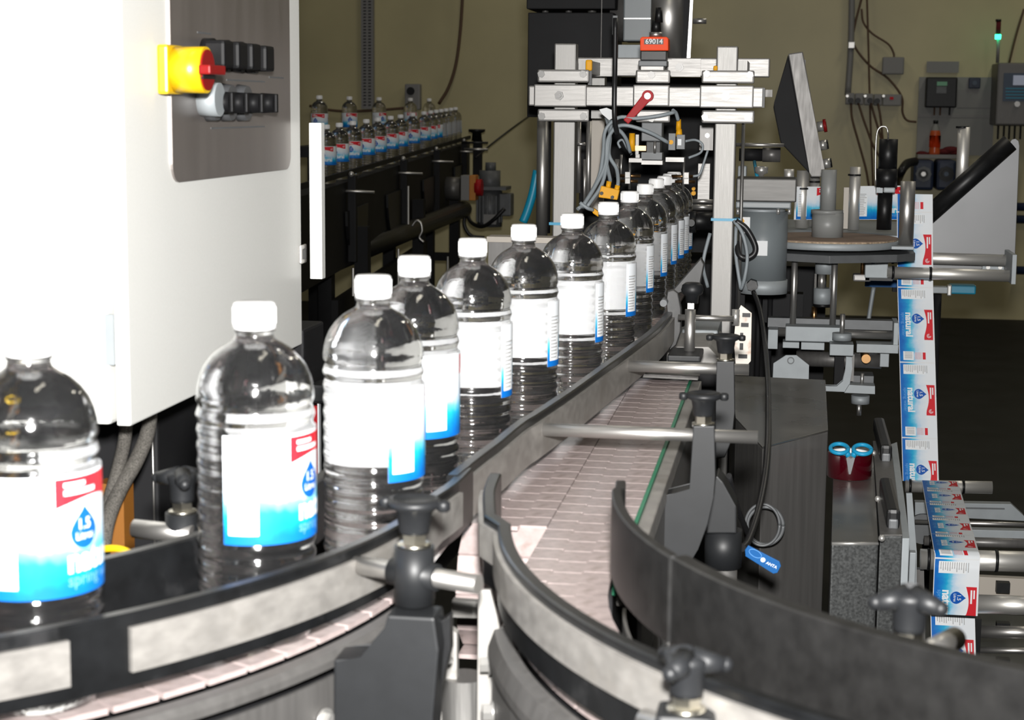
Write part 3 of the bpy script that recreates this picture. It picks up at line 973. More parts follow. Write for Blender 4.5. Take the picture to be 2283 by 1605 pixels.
# control panel with rounded lower corners
y0, y1 = WX(377, 200, XC).y, WX(643, 200, XC).y
zb = (WX(392, 403, XC).z + WX(636, 380, XC).z) / 2
zt = zb + 0.30
pts = []
rr = 0.02
for (cy, cz, a0) in ((y0 + rr, zb + rr, 180), (y1 - rr, zb + rr, 270), (y1 - rr, zt - rr, 0), (y0 + rr, zt - rr, 90)):
    for k in range(7):
        t = math.radians(a0 + k * 15)
        pts.append((XC, cy + rr * math.cos(t), cz + rr * math.sin(t)))
cp = MB().poly(pts, (0.0025, 0, 0)).o('control_panel', 'pcontrol', cab)
XP = XC + 0.0025
# rotary isolator
q = WX(461, 156, XP + 0.046)
def yz(mb, y, z, x0, x1, r, n=32, r1=None):
    return mb.cyl((x0, y, z), (x1, y, z), r, n, r1)
sw = yz(MB().box(XP, XP + 0.012, q.y - 0.026, q.y + 0.026, q.z - 0.026, q.z + 0.026, 0.003), q.y, q.z, XP + 0.012, XP + 0.046, 0.0245).o('rotary_switch', 'switch_yellow', cab, 'yellow rotary isolator switch')
k = yz(MB(), q.y, q.z, XP + 0.042, XP + 0.048, 0.0215)
k.box(XP + 0.047, XP + 0.060, q.y - 0.030, q.y + 0.022, q.z - 0.005, q.z + 0.005, 0.002).o('switch_knob', 'switch_red', sw, 'red switch knob')
MB().box(XP + 0.0465, XP + 0.0492, q.y - 0.02, q.y + 0.02, q.z - 0.0095, q.z - 0.0055).o('knob_groove', 'black', sw)
for i, (x, yy) in enumerate(((488, 118), (518, 121), (550, 124), (580, 127), (610, 131))):
    if i == 0:
        continue
    q = WX(x - 6, yy, XP + 0.030)
    b = MB().box(XP + 0.004, XP + 0.030, q.y - 0.0175, q.y + 0.0175, q.z - 0.0155, q.z + 0.0155, 0.004).o('push_button', 'lens', cab)
    yz(MB(), q.y, q.z, XP, XP + 0.012, 0.018).o('button_collar', 'black', b)
for i, (x, yy) in enumerate(((512, 228), (545, 229), (579, 230), (611, 230))):
    q = WX(x - 4, yy, XP + 0.024)
    b = yz(MB(), q.y, q.z, XP + 0.010, XP + 0.028, 0.0125, 24, 0.0115)
    b.box(XP + 0.024, XP + 0.031, q.y - 0.004, q.y + 0.004, q.z - 0.0115, q.z + 0.0115, 0.0015)
    b = b.o('selector_knob', 'lens', cab)
    if i < 3:
        yz(MB(), q.y, q.z, XP, XP + 0.012, 0.0225, 28, 0.0205).o('selector_collar', 'clear_grey', b)
yz(MB(), WX(468, 222, XP + 0.01).y, WX(468, 222, XP + 0.01).z, XP, XP + 0.022, 0.019, 28).o('blank_collar', 'alu', cab)
for (x0, x1, yy) in ((505, 590, 178), (600, 632, 172), (470, 590, 286), (440, 470, 72)):
    a, b = WX(x0, yy, XP), WX(x1, yy, XP)
    MB().box(XP, XP + 0.0003, a.y, b.y, a.z - 0.001, a.z + 0.001).o('engraved_line', 'grey_cast', cab)

# dark pedestal below the cabinet
ped = T('machine_pedestal', 'black machine pedestal standing under the white control cabinet', 'machine', (-1.2, 2.2, FLOOR_Z))
MB().box(-1.75, W(352, 1000, 2.0).x, 2.0, 2.30, FLOOR_Z, ZB, 0.004).o('body', 'far_black', ped)
MB().box(W(352, 1000, 2.0).x - 0.05, W(690, 900, 2.45).x + 0.02, 2.352, 2.46, FLOOR_Z, 1.10, 0.004).o('rear_body', 'far_black', ped)
MB().cyl(W(338, 900, 1.98), W(346, 1250, 1.98), 0.0014).o('edge_wire', 'chrome', ped)
MB().pb(700, 905, 708, 1058, 2.40, 0.01).o('red_stripe', 'red', ped)
MB().pb(708, 900, 712, 1062, 2.40, 0.01).o('white_stripe', 'lwhite', ped)
MB().pb(690, 858, 735, 900, 2.38, 0.05, 0.004).o('dark_cap', 'grey_plastic', ped)

po = T('support_post', 'ochre painted post with a yellow hoop behind the nearest bottle', 'post', (W(240, 1250, 1.8).x, 1.8, FLOOR_Z))
xx = W(257, 1180, 1.8)
MB().box(W(215, 1180, 1.8).x, W(277, 1180, 1.8).x, 1.8, 1.83, FLOOR_Z, W(257, 1080, 1.8).z).o('post', 'ochre', po)
MB().tube([W(250 + 58 * math.cos(t), 1260 + 38 * math.sin(t), 1.62 + 0.0 * t) for t in [2 * PI * i / 24 for i in range(25)]], 0.0038, 10, 2).o('hoop', 'switch_yellow', po)

for i, (pts, lb) in enumerate((
        ([(283, 915, 1.86), (278, 980, 1.84), (262, 1050, 1.80), (240, 1130, 1.76), (228, 1210, 1.72), (222, 1290, 1.70)], 'braided cable hanging under the cabinet next to the pedestal, thinner of two'),
        ([(336, 890, 1.90), (330, 960, 1.86), (305, 1025, 1.82), (268, 1090, 1.78), (240, 1160, 1.74), (226, 1250, 1.71), (221, 1320, 1.70)], 'braided cable hanging under the cabinet, thicker of two, bending toward the nearest bottle'))):
    MB().ptube(pts, 0.0085 if i else 0.0075, 12).top('braided_cable', 'braid', lb, 'cable', 'braided cables under the cabinet')

# ================================================================== far bottle conveyor
def DP(x, y, D):
    return CAM + ray(x, y) * D
A = DP(757, 401, 7.63)
B = DP(1015, 322, 11.7)
AX = (B - A)
def on_line(x):
    lo, hi = -0.6, 1.6
    for _ in range(40):
        mid = (lo + hi) / 2
        if proj(A + AX * mid)[0] < x: lo = mid
        else: hi = mid
    return A + AX * ((lo + hi) / 2)
ud = AX.normalized()
nd = Vector((ud.y, -ud.x, 0)).normalized()             # towards the camera side (right of travel)
fc = T('far_conveyor', 'black bottle conveyor in the dim background carrying labelled water bottles', 'conveyor', (A.x, A.y, FLOOR_Z))
P0, P1 = A - AX * 0.45, A + AX * 1.08
def beam(mb, p, q, o0, o1, z0, z1):
    c = [(o0, z0), (o1, z0), (o1, z1), (o0, z1)]
    vs = [p + nd * o + Vector((0, 0, zz)) for o, zz in c] + [q + nd * o + Vector((0, 0, zz)) for o, zz in c]
    return mb.add(vs, [(0, 1, 2, 3), (7, 6, 5, 4), (0, 4, 5, 1), (1, 5, 6, 2), (2, 6, 7, 3), (3, 7, 4, 0)])
beam(MB(), P0, P1, -0.05, 0.05, -0.03, -0.001).o('chain_track', 'far_black', fc)
beam(MB(), P0, P1, 0.052, 0.060, -0.36, 0.0).o('side_plate', 'far_black', fc)
beam(MB(), P0, P1, -0.060, -0.052, -0.30, 0.0).o('side_plate', 'far_black', fc)
beam(MB(), P0, P1, 0.058, 0.068, 0.028, 0.050).o('guide_strip', 'far_black', fc)
for i, x in enumerate((742, 864, 942, 1007)):
    p = on_line(x) + nd * 0.085
    MB().box(p.x - 0.018, p.x + 0.018, p.y - 0.018, p.y + 0.018, p.z - 0.34, p.z + 0.03, 0.004).o('rail_post', 'far_black', fc)
    MB().cyl((p.x - 0.10, p.y - 0.02, p.z - 0.035), (p.x + 0.10, p.y - 0.02, p.z - 0.04), 0.006, 10).o('rail_rod', 'chrome', fc)
    MB().ball((p.x, p.y - 0.02, p.z + 0.035), 0.012).o('clamp_screw', 'bolt', fc)
for x in (760, 850, 930, 1000):
    p = on_line(x) + nd * 0.066
    MB().poly([p + ud * (0.26 * math.cos(t)) + Vector((0, 0, -0.12 + 0.24 * math.sin(t))) for t in [PI + PI * k / 12 for k in range(13)]], nd * 0.01).o('guard_plate', 'black', fc)
for (x, yy) in ((810, 452), (765, 532), (808, 515), (835, 505), (948, 452), (970, 405), (918, 470)):
    p = DP(x, yy, 7.5 + (x - 757) / 258 * 4.0)
    MB().ball(p, 0.008).o('bolt', 'bolt', fc)
# big dark pipe below
pp0, pp1 = DP(640, 622, 6.9), DP(1034, 466, 10.6)
MB().cyl(pp0, pp1, 0.05, 20).o('drive_pipe', 'black', fc)
pm = pp0.lerp(pp1, 0.72)
MB().ptube([(918, 505, 8.7), (928, 492, 8.7), (938, 497, 8.7), (941, 515, 8.7), (935, 530, 8.7), (945, 540, 8.7)], 0.006).o('hook', 'chrome', fc)
for (x, y0_, y1_, D) in ((910, 415, 500, 8.8), (888, 555, 650, 8.0), (787, 598, 660, 7.4), (998, 572, 640, 9.6)):
    p0, p1 = DP(x, y0_, D), DP(x, y1_, D)
    MB().cyl(p0, p1, 0.006, 8).o('thin_rod', 'chrome', fc)
for t in (0.0, 0.42, 0.80):
    p = A + AX * t
    for s_ in (-0.06, 0.10):
        q = p + nd * s_
        MB().box(q.x - 0.03, q.x + 0.03, q.y - 0.03, q.y + 0.03, FLOOR_Z, q.z - 0.2).o('leg', 'far_black', fc)
    MB().box(p.x - 0.06, p.x + 0.10, p.y - 0.02, p.y + 0.02, 0.45, 0.50).o('cross_bar', 'far_black', fc)
beam(MB(), A + AX * -0.05, A + AX * 0.62, 0.0, 0.03, -0.75, -0.50).o('drip_tray', 'far_black', fc)
# far end post with knob and rods
pe = on_line(1060)
MB().pb(1054, 312, 1073, 392, 11.3, 0.05, 0.005).o('end_post', 'far_black', fc)
MB().lathe([(0, 0), (0.035, 0), (0.03, 0.05), (0.055, 0.06), (0.055, 0.075), (0, 0.075)], W(1063, 314, 11.3), 16).o('knob', 'black', fc)
MB().pch(1035, 1088, 333, 3, 11.2).o('rail_rod', 'chrome', fc)
MB().pch(1030, 1088, 318, 2.5, 11.25).o('rail_rod', 'cable_black', fc)

rear = T('raised_conveyor', 'raised black conveyor hidden behind the far bottle line near the wall', 'conveyor', (DP(830, 400, 10.4).x, DP(830, 400, 10.4).y, FLOOR_Z))
rrow = [(712, 213, 8.9), (779, 213, 9.8), (845, 215, 10.6), (915, 217, 11.3), (957, 219, 11.75)]
rpts = [DP(x, yy, D) - Vector((0, 0, 0.2625 * 0.95)) for x, yy, D in rrow]
ra, rb = rpts[0], rpts[-1]
ra = ra + (ra - rb) * 0.15
RZ = min(p.z for p in rpts)
ra.z = rb.z = RZ
beam(MB(), ra, rb, -0.06, 0.06, -0.05, 0.0).o('track', 'far_black', rear)
for t in (0.1, 0.9):
    p = ra.lerp(rb, t)
    MB().box(p.x - 0.03, p.x + 0.03, p.y - 0.03, p.y + 0.03, FLOOR_Z, RZ - 0.05).o('leg', 'far_black', rear)

xs = [728, 757, 787, 817, 843, 871, 893, 920, 945, 960, 972, 983, 994, 1005, 1015]
ordn = ['first', 'second', 'third', 'fourth', 'fifth', 'sixth', 'seventh', 'eighth', 'ninth', 'tenth', 'eleventh', 'twelfth', 'thirteenth', 'fourteenth', 'fifteenth']
for i, x in enumerate(xs):
    p = on_line(x)
    bottle((p.x, p.y, p.z + 0.002), random.uniform(-125, -95) if i < 11 else random.uniform(60, 90), '%s bottle from the cabinet on the dim far conveyor' % ordn[i], 'labelled bottles on the far conveyor', 0.93)
for i, p in enumerate(rpts):
    bottle((p.x, p.y, RZ + 0.001), random.uniform(-140, -60), '%s bottle from the cabinet in the raised row along the far wall' % ordn[i], 'bottles in the raised rear row', 0.95)

# drive motor and isolator of the far conveyor
mo = T('gear_motor', 'grey cast gear motor hanging at the end of the far conveyor', 'motor', (W(1100, 505, 10.5).x, 10.5, W(1100, 505, 10.5).z))
MB().pcv(1092, 380, 428, 24, 10.5).pcv(1094, 362, 382, 12, 10.5).o('gearbox', 'grey_cast', mo)
MB().pcv(1092, 425, 505, 28, 10.5).o('motor_body', 'grey_cast', mo)
for k in range(9):
    t = PI + PI * (k + 0.5) / 9
    c = W(1092, 465, 10.5)
    q = c + Vector((math.cos(t) * 0.078, math.sin(t) * 0.078, 0))
    MB().box(q.x - 0.004, q.x + 0.004, q.y - 0.006, q.y + 0.006, c.z - 0.08, c.z + 0.08).o('cooling_fin', 'grey_cast', mo)
MB().pb(1112, 432, 1139, 482, 10.42, 0.12, 0.008).o('terminal_box', 'grey_cast', mo)
MB().pb(1078, 478, 1106, 500, 10.415, 0.004).o('rating_plate', 'panel_box', mo)
MB().pb(1070, 417, 1128, 424, 10.40, 0.2).o('flange', 'grey_cast', mo)
iso = T('isolator_switch', 'grey and orange isolator box with red knob beside the far gear motor', 'switch', (W(1045, 447, 10.3).x, 10.3, W(1045, 447, 10.3).z))
MB().pb(1027, 391, 1046, 447, 10.3, 0.1, 0.004).o('box', 'panel_box', iso)
MB().pb(1046, 391, 1060, 447, 10.3, 0.1, 0.004).o('front', 'orange_paint', iso)
MB().cyl(W(1060, 418, 10.34), W(1075, 418, 10.34), 0.05, 20).o('knob', 'red', iso)
MB().pch(996, 1028, 420, 26, 10.36).o('pipe_stub', 'sheet', iso)
for pts, lb in (([(1040, 470, 10.6), (1050, 495, 10.5), (1075, 505, 10.4), (1100, 490, 10.35), (1125, 465, 10.35)], 'black cable looping below the far gear motor'),
                ([(1040, 470, 10.7), (1035, 500, 10.7), (1050, 525, 10.7), (1080, 530, 10.7)], 'black cable drooping beneath the end of the far pipe')):
    MB().ptube(pts, 0.012, 8).top('cable', 'cable_black', lb, 'cable')
# ================================================================== sensor gantry over the bottle line
GY = 3.90
ga = T('sensor_gantry', 'stainless steel gantry of two square posts and a clamped crossbeam over the bottle line', 'gantry', (W(1440, 700, GY).x, GY, FLOOR_Z))
def post(x0, x1, yref, ytop, zb):
    a, b = W(x0, yref, GY), W(x1, yref, GY)
    return MB().box(a.x, b.x, GY, GY + 0.046, zb, W((x0 + x1) / 2, ytop, GY).z, 0.003)
post(1234, 1282, 270, 97, FLOOR_Z).o('post', 'steel', ga)
post(1594, 1641, 270, 103, FLOOR_Z).o('post', 'steel', ga)
MB().pb(1178, 193, 1703, 238, GY - 0.055, 0.045, 0.003).o('crossbeam', 'steel_h', ga)
MB().pb(1699, 196, 1705, 240, GY - 0.056, 0.047).o('end_cap', 'black', ga)
def gclamp(x0, x1, yc0, yc1, px0, px1, yt0, yt1, yb0, yb1, bolts, nut, nm='clamp_block'):
    c = MB().pb(x0, yc0, x1, yc1, GY - 0.066, 0.030, 0.003).o(nm, 'steel_h', ga)
    MB().pb(px0, yt0, px1, yt1, GY - 0.058, 0.010, 0.004).o('clamp_plate', 'steel_h', c)
    MB().pb(px0, yb0, px1, yb1, GY - 0.058, 0.010, 0.004).o('clamp_plate', 'steel_h', c)
    for x, yy in bolts:
        p = W(x, yy, GY - 0.058)
        MB().hexa(p, (0, -1, 0), 0.0082, 0.006).o('bolt', 'gantry_bolt', c)
    if nut:
        p = W(nut[0], nut[1], GY - 0.066)
        MB().hexa(p, (0, -1, 0), 0.0105, 0.006).cyl(p, p + Vector((0, -0.011, 0)), 0.0055, 14).o('nut', 'gantry_bolt', c)
    return c
gclamp(1190, 1307, 188, 238, 1198, 1313, 155, 184, 243, 271, ((1207, 165), (1300, 165), (1208, 259), (1301, 259)), (1247, 213))
gclamp(1560, 1680, 190, 241, 1564, 1682, 157, 186, 246, 275, ((1576, 165), (1672, 167), (1572, 261), (1667, 263)), (1618, 215))
cm = gclamp(1411, 1492, 189, 237, 1417, 1494, 156, 186, 245, 273, ((1453, 167), (1453, 264)), None)
p0, p1 = W(1444, 214, GY - 0.078), W(1395, 272, GY - 0.085)
dv = (p1 - p0).normalized()
nv_ = Vector((-dv.z, 0, dv.x))
MB().poly([p0 + nv_ * .0105, p1 + nv_ * .007, p1 - nv_ * .007, p0 - nv_ * .0105], (0, 0.010, 0), 0.002).cyl(p0 + Vector((0, 0.012, 0)), p0 + Vector((0, -0.004, 0)), 0.0125, 24).o('clamp_lever', 'red', ga, 'red clamp lever')
MB().cyl(p0 + Vector((0, 0, 0)), p0 + Vector((0, -0.006, 0)), 0.007, 16).o('lever_screw', 'bolt', ga)
# rear beam
MB().pb(1283, 129, 1716, 171, 4.15, 0.045, 0.003).o('rear_beam', 'steel_h', ga)
MB().pb(1282, 132, 1366, 170, 4.143, 0.01).o('rear_beam_plate', 'steel_h', ga)
MB().pb(1497, 131, 1562, 171, 4.143, 0.01).o('rear_beam_plate', 'steel_h', ga)
p = W(1515, 150, 4.143)
MB().hexa(p, (0, -1, 0), 0.0105, 0.006).cyl(p, p + Vector((0, -0.011, 0)), 0.0055, 14).o('nut', 'gantry_bolt', ga)
for x0, x1 in ((1290, 1316), (1640, 1666)):
    MB().pb(x0, 135, x1, 165, GY + 0.04, 0.24).o('spacer_arm', 'steel', ga)
# spindle with counter
sp = T('position_counter', 'orange position counter reading 69014 with black crank on top of the gantry', 'counter', (W(1455, 156, GY - 0.03).x, GY - 0.03, W(1455, 156, GY - 0.03).z))
CYY = GY - 0.05
MB().pp([(1427, 86), (1431, 82), (1486, 82), (1490, 86), (1490, 113), (1427, 113)], CYY, 0.05, 0.002).o('counter_housing', 'orange', sp)
MB().pb(1436, 87, 1479, 99, CYY - 0.001, 0.003).o('counter_window', 'black', sp)
mb = MB()
vs, fs = text_geo('69014', 1.0, 0.01)
xs_ = [v[0] for v in vs]
o = W(1458, 97.5, CYY - 0.0016)
kk = 0.037 / (max(xs_) - min(xs_))
mb.add([o + Vector((x * kk, 0, y_ * kk)) for x, y_, z_ in vs], fs)
mb.o('counter_digits', 'lwhite', sp, 'white digits 69014')
MB().pb(1428, 113, 1486, 135, CYY + 0.002, 0.045, 0.002).o('gear_housing', 'black', sp)
MB().pb(1423, 135, 1487, 148, CYY - 0.002, 0.052, 0.002).o('mount_flange', 'grey_cast', sp)
MB().pb(1429, 148, 1479, 157, CYY + 0.002, 0.045).o('mount_plate', 'steel_h', sp)
MB().pcv(1462, 72, 83, 14, CYY + 0.025).o('collar', 'chrome', sp)
MB().pcv(1463, 45, 73, 11, CYY + 0.025, 20, 9).o('crank_hub', 'black', sp)
MB().pcv(1469, 17, 50, 9, CYY + 0.02, 20, 7).o('crank_handle', 'black', sp)
# head below
hd = T('sensor_carriage', 'black adjustable sensor head hanging below the crossbeam over the bottle caps', 'sensor head', (W(1454, 366, GY).x, GY, W(1454, 366, GY).z))
MB().pb(1430, 273, 1476, 315, GY - 0.03, 0.05, 0.002).o('head_block', 'grey_cast', hd)
MB().pb(1440, 315, 1473, 342, GY - 0.02, 0.04, 0.002).o('head_shaft', 'black', hd)
MB().pcv(1460, 315, 342, 3, GY - 0.03).o('screw', 'chrome', hd)
MB().pb(1430, 340, 1476, 356, GY - 0.03, 0.05).o('slide', 'grey_cast', hd)
MB().pb(1430, 358, 1477, 367, GY - 0.04, 0.05).o('lower_bar', 'steel_h', hd)
MB().pb(1402, 353, 1431, 362, GY - 0.035, 0.05).o('side_bar', 'steel_h', hd)
MB().pb(1484, 351, 1525, 361, GY - 0.035, 0.05).o('side_bar', 'steel_h', hd)
MB().pcv(1404, 360, 422, 3, GY - 0.02, 10).o('hanger', 'steel', hd)
MB().pcv(1524, 360, 426, 3, GY - 0.02, 10).o('hanger', 'steel', hd)
for (x0, x1, bx, yy) in ((1380, 1428, 1399, 392), (1382, 1422, 1399, 404), (1497, 1545, 1530, 393), (1505, 1550, 1530, 405)):
    MB().pb(bx - 6, yy - 9, bx + 6, yy + 6, GY - 0.025, 0.02, 0.001).o('sensor_bracket', 'steel_h', hd)
    MB().pch(x0, x1, yy, 3.5, GY - 0.015, 12).o('bronze_sensor', 'bronze', hd)
# optical sensors with yellow plugs
os_ = T('optical_sensor', 'small clear-cased optical sensor with yellow plug right of the head', 'sensor', (W(1508, 336, GY).x, GY, W(1508, 336, GY).z))
MB().pb(1490, 297, 1506, 335, GY - 0.05, 0.02, 0.001).o('case', 'grey_cast', os_)
MB().pb(1508, 300, 1527, 333, GY - 0.05, 0.02, 0.001).o('case', 'grey_cast', os_)
MB().pb(1511, 310, 1519, 324, GY - 0.052, 0.004).o('face', 'lwhite', os_)
MB().pcy(1496, 317, 5, GY - 0.053, GY - 0.048, 14).o('lens', 'yellow', os_)
MB().pcv(1513, 266, 290, 6, GY - 0.04, 14, 5).pcv(1514, 288, 304, 8, GY - 0.04, 14, 6).o('plug', 'yellow', os_)
o2 = T('optical_sensor', 'yellow optical sensor in a dark mount left of the head', 'sensor', (W(1412, 337, GY).x, GY, W(1412, 337, GY).z))
MB().pcv(1409, 297, 337, 7.5, GY - 0.04, 14, 6.5).o('plug', 'yellow', o2)
MB().pb(1417, 300, 1424, 345, GY - 0.035, 0.01).o('mount', 'steel', o2)
MB().pb(1415, 325, 1440, 336, GY - 0.04, 0.012).o('amber_window', 'bronze', o2)
MB().pb(1417, 344, 1426, 352, GY - 0.035, 0.02).o('mount_foot', 'steel', o2)
yb = T('terminal_block', 'yellow sensor distribution block with two stubs tilted above the eighth bottle', 'block', (W(1358, 446, 3.75).x, 3.75, W(1358, 446, 3.75).z))
MB().pp([(1340, 414), (1381, 424), (1376, 446), (1334, 440)], 3.75, 0.02, 0.002).o('block', 'yellow', yb)
MB().cyl(W(1355, 422, 3.76), W(1358, 404, 3.76), 0.0055, 12).cyl(W(1374, 428, 3.76), W(1377, 413, 3.76), 0.0055, 12).o('stub', 'yellow', yb)
for x, yy in ((1341, 431), (1365, 440)):
    MB().pcy(x, yy, 4, 3.745, 3.752, 12).o('hole', 'black', yb)
MB().pp([(1317, 466), (1322, 463), (1334, 472), (1334, 484), (1322, 476)], 3.74, 0.015, 0.002).top('cable_plug', 'yellow', 'short yellow cable plug beside the neck of the seventh bottle', 'plug')
for (x0, y0, x1, y1, Y, lb) in ((1305, 133, 1320, 158, GY - 0.01, 'yellow marker sleeve standing behind the crossbeam above the left clamp'), (1590, 146, 1600, 158, GY - 0.02, 'yellow marker sleeve peeping out beside the right post top')):
    MB().pb(x0, y0, x1, y1, Y, 0.012, 0.004).top('cable_marker', 'yellow', lb, 'cable marker')
MB().pb(1311, 157, 1319, 190, GY - 0.005, 0.008).top('sensor_lead', 'cable_black', 'black lead below the yellow marker sleeve', 'cable')
# grey sensor cables
gc = [([(1504, 250, 3.83), (1470, 258, 3.82), (1420, 264, 3.82), (1380, 262, 3.82), (1350, 290, 3.82), (1345, 340, 3.80), (1335, 395, 3.78), (1305, 450, 3.74), (1288, 466, 3.72)], 'grey sensor cable looping from the right plug across to the left post'),
      ([(1512, 268, 3.85), (1507, 252, 3.84), (1500, 246, 3.83)], 'short grey cable tail rising from the right yellow plug'),
      ([(1490, 318, 3.84), (1450, 296, 3.82), (1400, 280, 3.81), (1372, 285, 3.81), (1354, 315, 3.80), (1350, 365, 3.79), (1330, 410, 3.77), (1298, 462, 3.73)], 'grey sensor cable running from the clear case under the lever'),
      ([(1405, 340, 3.85), (1396, 310, 3.83), (1380, 290, 3.82), (1365, 290, 3.81), (1356, 320, 3.80), (1352, 370, 3.79), (1340, 415, 3.77), (1308, 462, 3.74)], 'grey sensor cable curling from the left yellow sensor'),
      ([(1345, 250, 3.86), (1362, 280, 3.83), (1352, 330, 3.81), (1352, 360, 3.80), (1360, 400, 3.77), (1358, 408, 3.76)], 'grey cable feeding the first stub of the yellow block'),
      ([(1350, 255, 3.87), (1360, 300, 3.83), (1358, 345, 3.80), (1374, 375, 3.79), (1378, 400, 3.77), (1377, 415, 3.76)], 'grey cable feeding the second stub of the yellow block'),
      ([(1293, 452, 3.73), (1310, 464, 3.73), (1322, 468, 3.74)], 'short grey cable end at the small yellow plug'),
      ([(1383, 330, 3.95), (1378, 318, 3.95), (1388, 312, 3.95), (1398, 330, 3.95), (1408, 345, 3.95)], 'thin grey loop of wire left of the sensor head'),
      ([(1527, 315, 3.92), (1550, 312, 3.93), (1566, 322, 3.93), (1562, 340, 3.93), (1535, 352, 3.92)], 'thin grey wire loop right of the sensor head'),
      ([(1545, 393, 3.92), (1560, 388, 3.92), (1570, 360, 3.92), (1578, 335, 3.92)], 'thin grey wire rising beside the right post')]
MB().pp([(1336, 244), (1352, 240), (1366, 246), (1368, 262), (1358, 268), (1342, 254)], 3.80, 0.002).top('cable_flag', 'paper', 'small white cable flag tied to the grey sensor cables', 'cable flag')
for i, (pts, lb) in enumerate(gc):
    MB().ptube(pts, 0.0042 if i < 7 else 0.0028, 8).top('sensor_cable', 'cable_grey', lb, 'cable', 'grey sensor cables on the gantry')
MB().ptube([(1372, 40, 3.80), (1371, 150, 3.79), (1370, 200, 3.78), (1370, 260, 3.78), (1376, 300, 3.80)], 0.0055, 8).top('black_strap', 'cable_black', 'black cable strap hanging straight down in front of the crossbeam', 'strap')
MB().pb(1365, 34, 1377, 78, 3.80, 0.012, 0.002).top('strap_buckle', 'grey_cast', 'grey end piece at the top of the black cable strap', 'buckle')
for x0, x1, yy, lb in ((1585, 1650, 490, 'blue cable tie round the right gantry post at motor height'), (1572, 1612, 772, 'blue cable tie near the foot of the right gantry post'), (1224, 1262, 499, 'blue cable tie round the left gantry post')):
    MB().pb(x0, yy - 3, x1, yy + 3, GY - 0.003, 0.052).top('cable_tie', 'tie_blue', lb, 'cable tie')
tn = MB().pcv(1652, 272, 700, 4, GY + 0.02, 10).top('post_rod', 'steel', 'thin vertical steel rod fixed along the right gantry post', 'rod')

# ------------------------------------------------------------------ machine behind the gantry
mh = T('labelling_machine', 'black and steel body of the labelling machine behind the gantry', 'machine', (W(1440, 560, 4.9).x, 4.9, FLOOR_Z))
MB().pb(1176, 28, 1366, 262, 4.75, 0.25, 0.003).o('black_housing', 'far_black', mh)
MB().pb(1174, -60, 1372, 20, 4.75, 0.25, 0.003).o('upper_housing', 'far_black', mh)
for x in (1216, 1268, 1320):
    MB().pcv(x, 16, 29, 9 if x > 1300 else 7, 4.85).o('spacer_pin', 'chrome', mh)
MB().pcv(1340, -40, 240, 1.2, 4.74, 8).o('fine_wire', 'chrome', mh)
MB().pch(1366, 1470, 30, 62, 4.9, 32).o('steel_cheek', 'sheet', mh)
MB().pb(1390, -60, 1462, 92, 4.78, 0.12, 0.004).o('grey_box', 'grey_paint', mh)
MB().pb(1391, 40, 1452, 42.5, 4.777, 0.004).o('box_seam', 'bolt', mh)
MB().pcv(1490, -60, 136, 38, 4.62, 40).o('steel_column', 'chrome', mh)
MB().pb(1520, -60, 1537, 132, 4.60, 0.1).o('dark_strip', 'far_black', mh)
MB().pp([(1541, -40), (1547, -40), (1539, 131), (1531, 131)], 4.55, 0.02).o('white_bar', 'bolt', mh)
MB().pch(1545, 1575, 47, 6, 4.56).o('side_rod', 'chrome', mh)
MB().pb(1378, 100, 1430, 130, 4.70, 0.1).o('rail_block', 'alu', mh)
MB().pb(1292, 172, 1600, 560, 5.05, 0.3).o('dark_backdrop', 'far_black', mh)  # black sheet added to make the interior between the posts dark
MB().pcv(1209, 262, 540, 13, 4.45).o('steel_column_small', 'chrome', mh)
MB().pcv(1222, 262, 520, 6, 4.50).o('dark_column', 'far_black', mh)
MB().pb(1318, 264, 1346, 470, 4.40, 0.02).o('beige_plate', 'beige', mh)
for x, y0, y1, r in ((1290, 272, 430, 5), (1312, 270, 470, 6), (1303, 355, 470, 3), (1385, 345, 400, 2.5), (1376, 355, 395, 5)):
    MB().pcv(x, y0, y1, r, 4.35, 12).o('guide_rod', 'chrome', mh)
MB().pch(1283, 1305, 321, 3.5, 4.30, 10).o('cross_pin', 'chrome', mh)
MB().pb(1318, 246, 1368, 264, 4.2, 0.05).o('steel_tab', 'steel', mh)
MB().pb(1318, 172, 1348, 190, 4.3, 0.05).o('steel_tab', 'steel', mh)
MB().pb(1560, 280, 1590, 335, 4.25, 0.03).o('slotted_plate', 'dark_sheet', mh)
MB().pcy(1577, 302, 5, 4.24, 4.26, 12).o('screw', 'bolt', mh)
MB().pb(1556, 365, 1582, 445, 4.3, 0.02).o('bright_plate', 'steel_h', mh)
MB().pch(1540, 1590, 449, 5, 4.3).pch(1542, 1588, 462, 6, 4.28).o('bright_rollers', 'chrome', mh)
MB().pcy(1546, 431, 5, 4.2, 4.22, 10).pcy(1546, 421, 4, 4.2, 4.22, 10).o('yellow_screws', 'yellow', mh)
MB().pch(1526, 1590, 493, 20, 4.12, 28).o('press_roller', 'black', mh)
MB().pch(1538, 1552, 495, 24, 4.1, 28).o('roller_flange', 'grey_plastic', mh)
MB().pcy(1541, 497, 8, 4.0, 4.06, 16).o('roller_hub', 'black', mh)
MB().box(-0.42, 0.10, 4.9, 5.5, FLOOR_Z, 0.98).o('base', 'far_black', mh)
MB().pch(1640, 1748, 323, 4, 4.4).o('side_rod', 'chrome', mh)
MB().pb(1690, 200, 1722, 216, 4.5, 0.04).o('side_tab', 'sheet', mh)
bh = MB().ptube([(1198, 380, 4.7), (1188, 430, 4.7), (1176, 470, 4.7), (1166, 495, 4.7)], 0.012, 10)
bh.top('blue_hose', 'hose_blue', 'teal hose slanting down left of the steel column', 'hose')
lp = T('low_panel', 'grey panel with beige top edge behind the sixth bottle', 'panel', (W(1160, 600, 3.6).x, 3.6, FLOOR_Z))
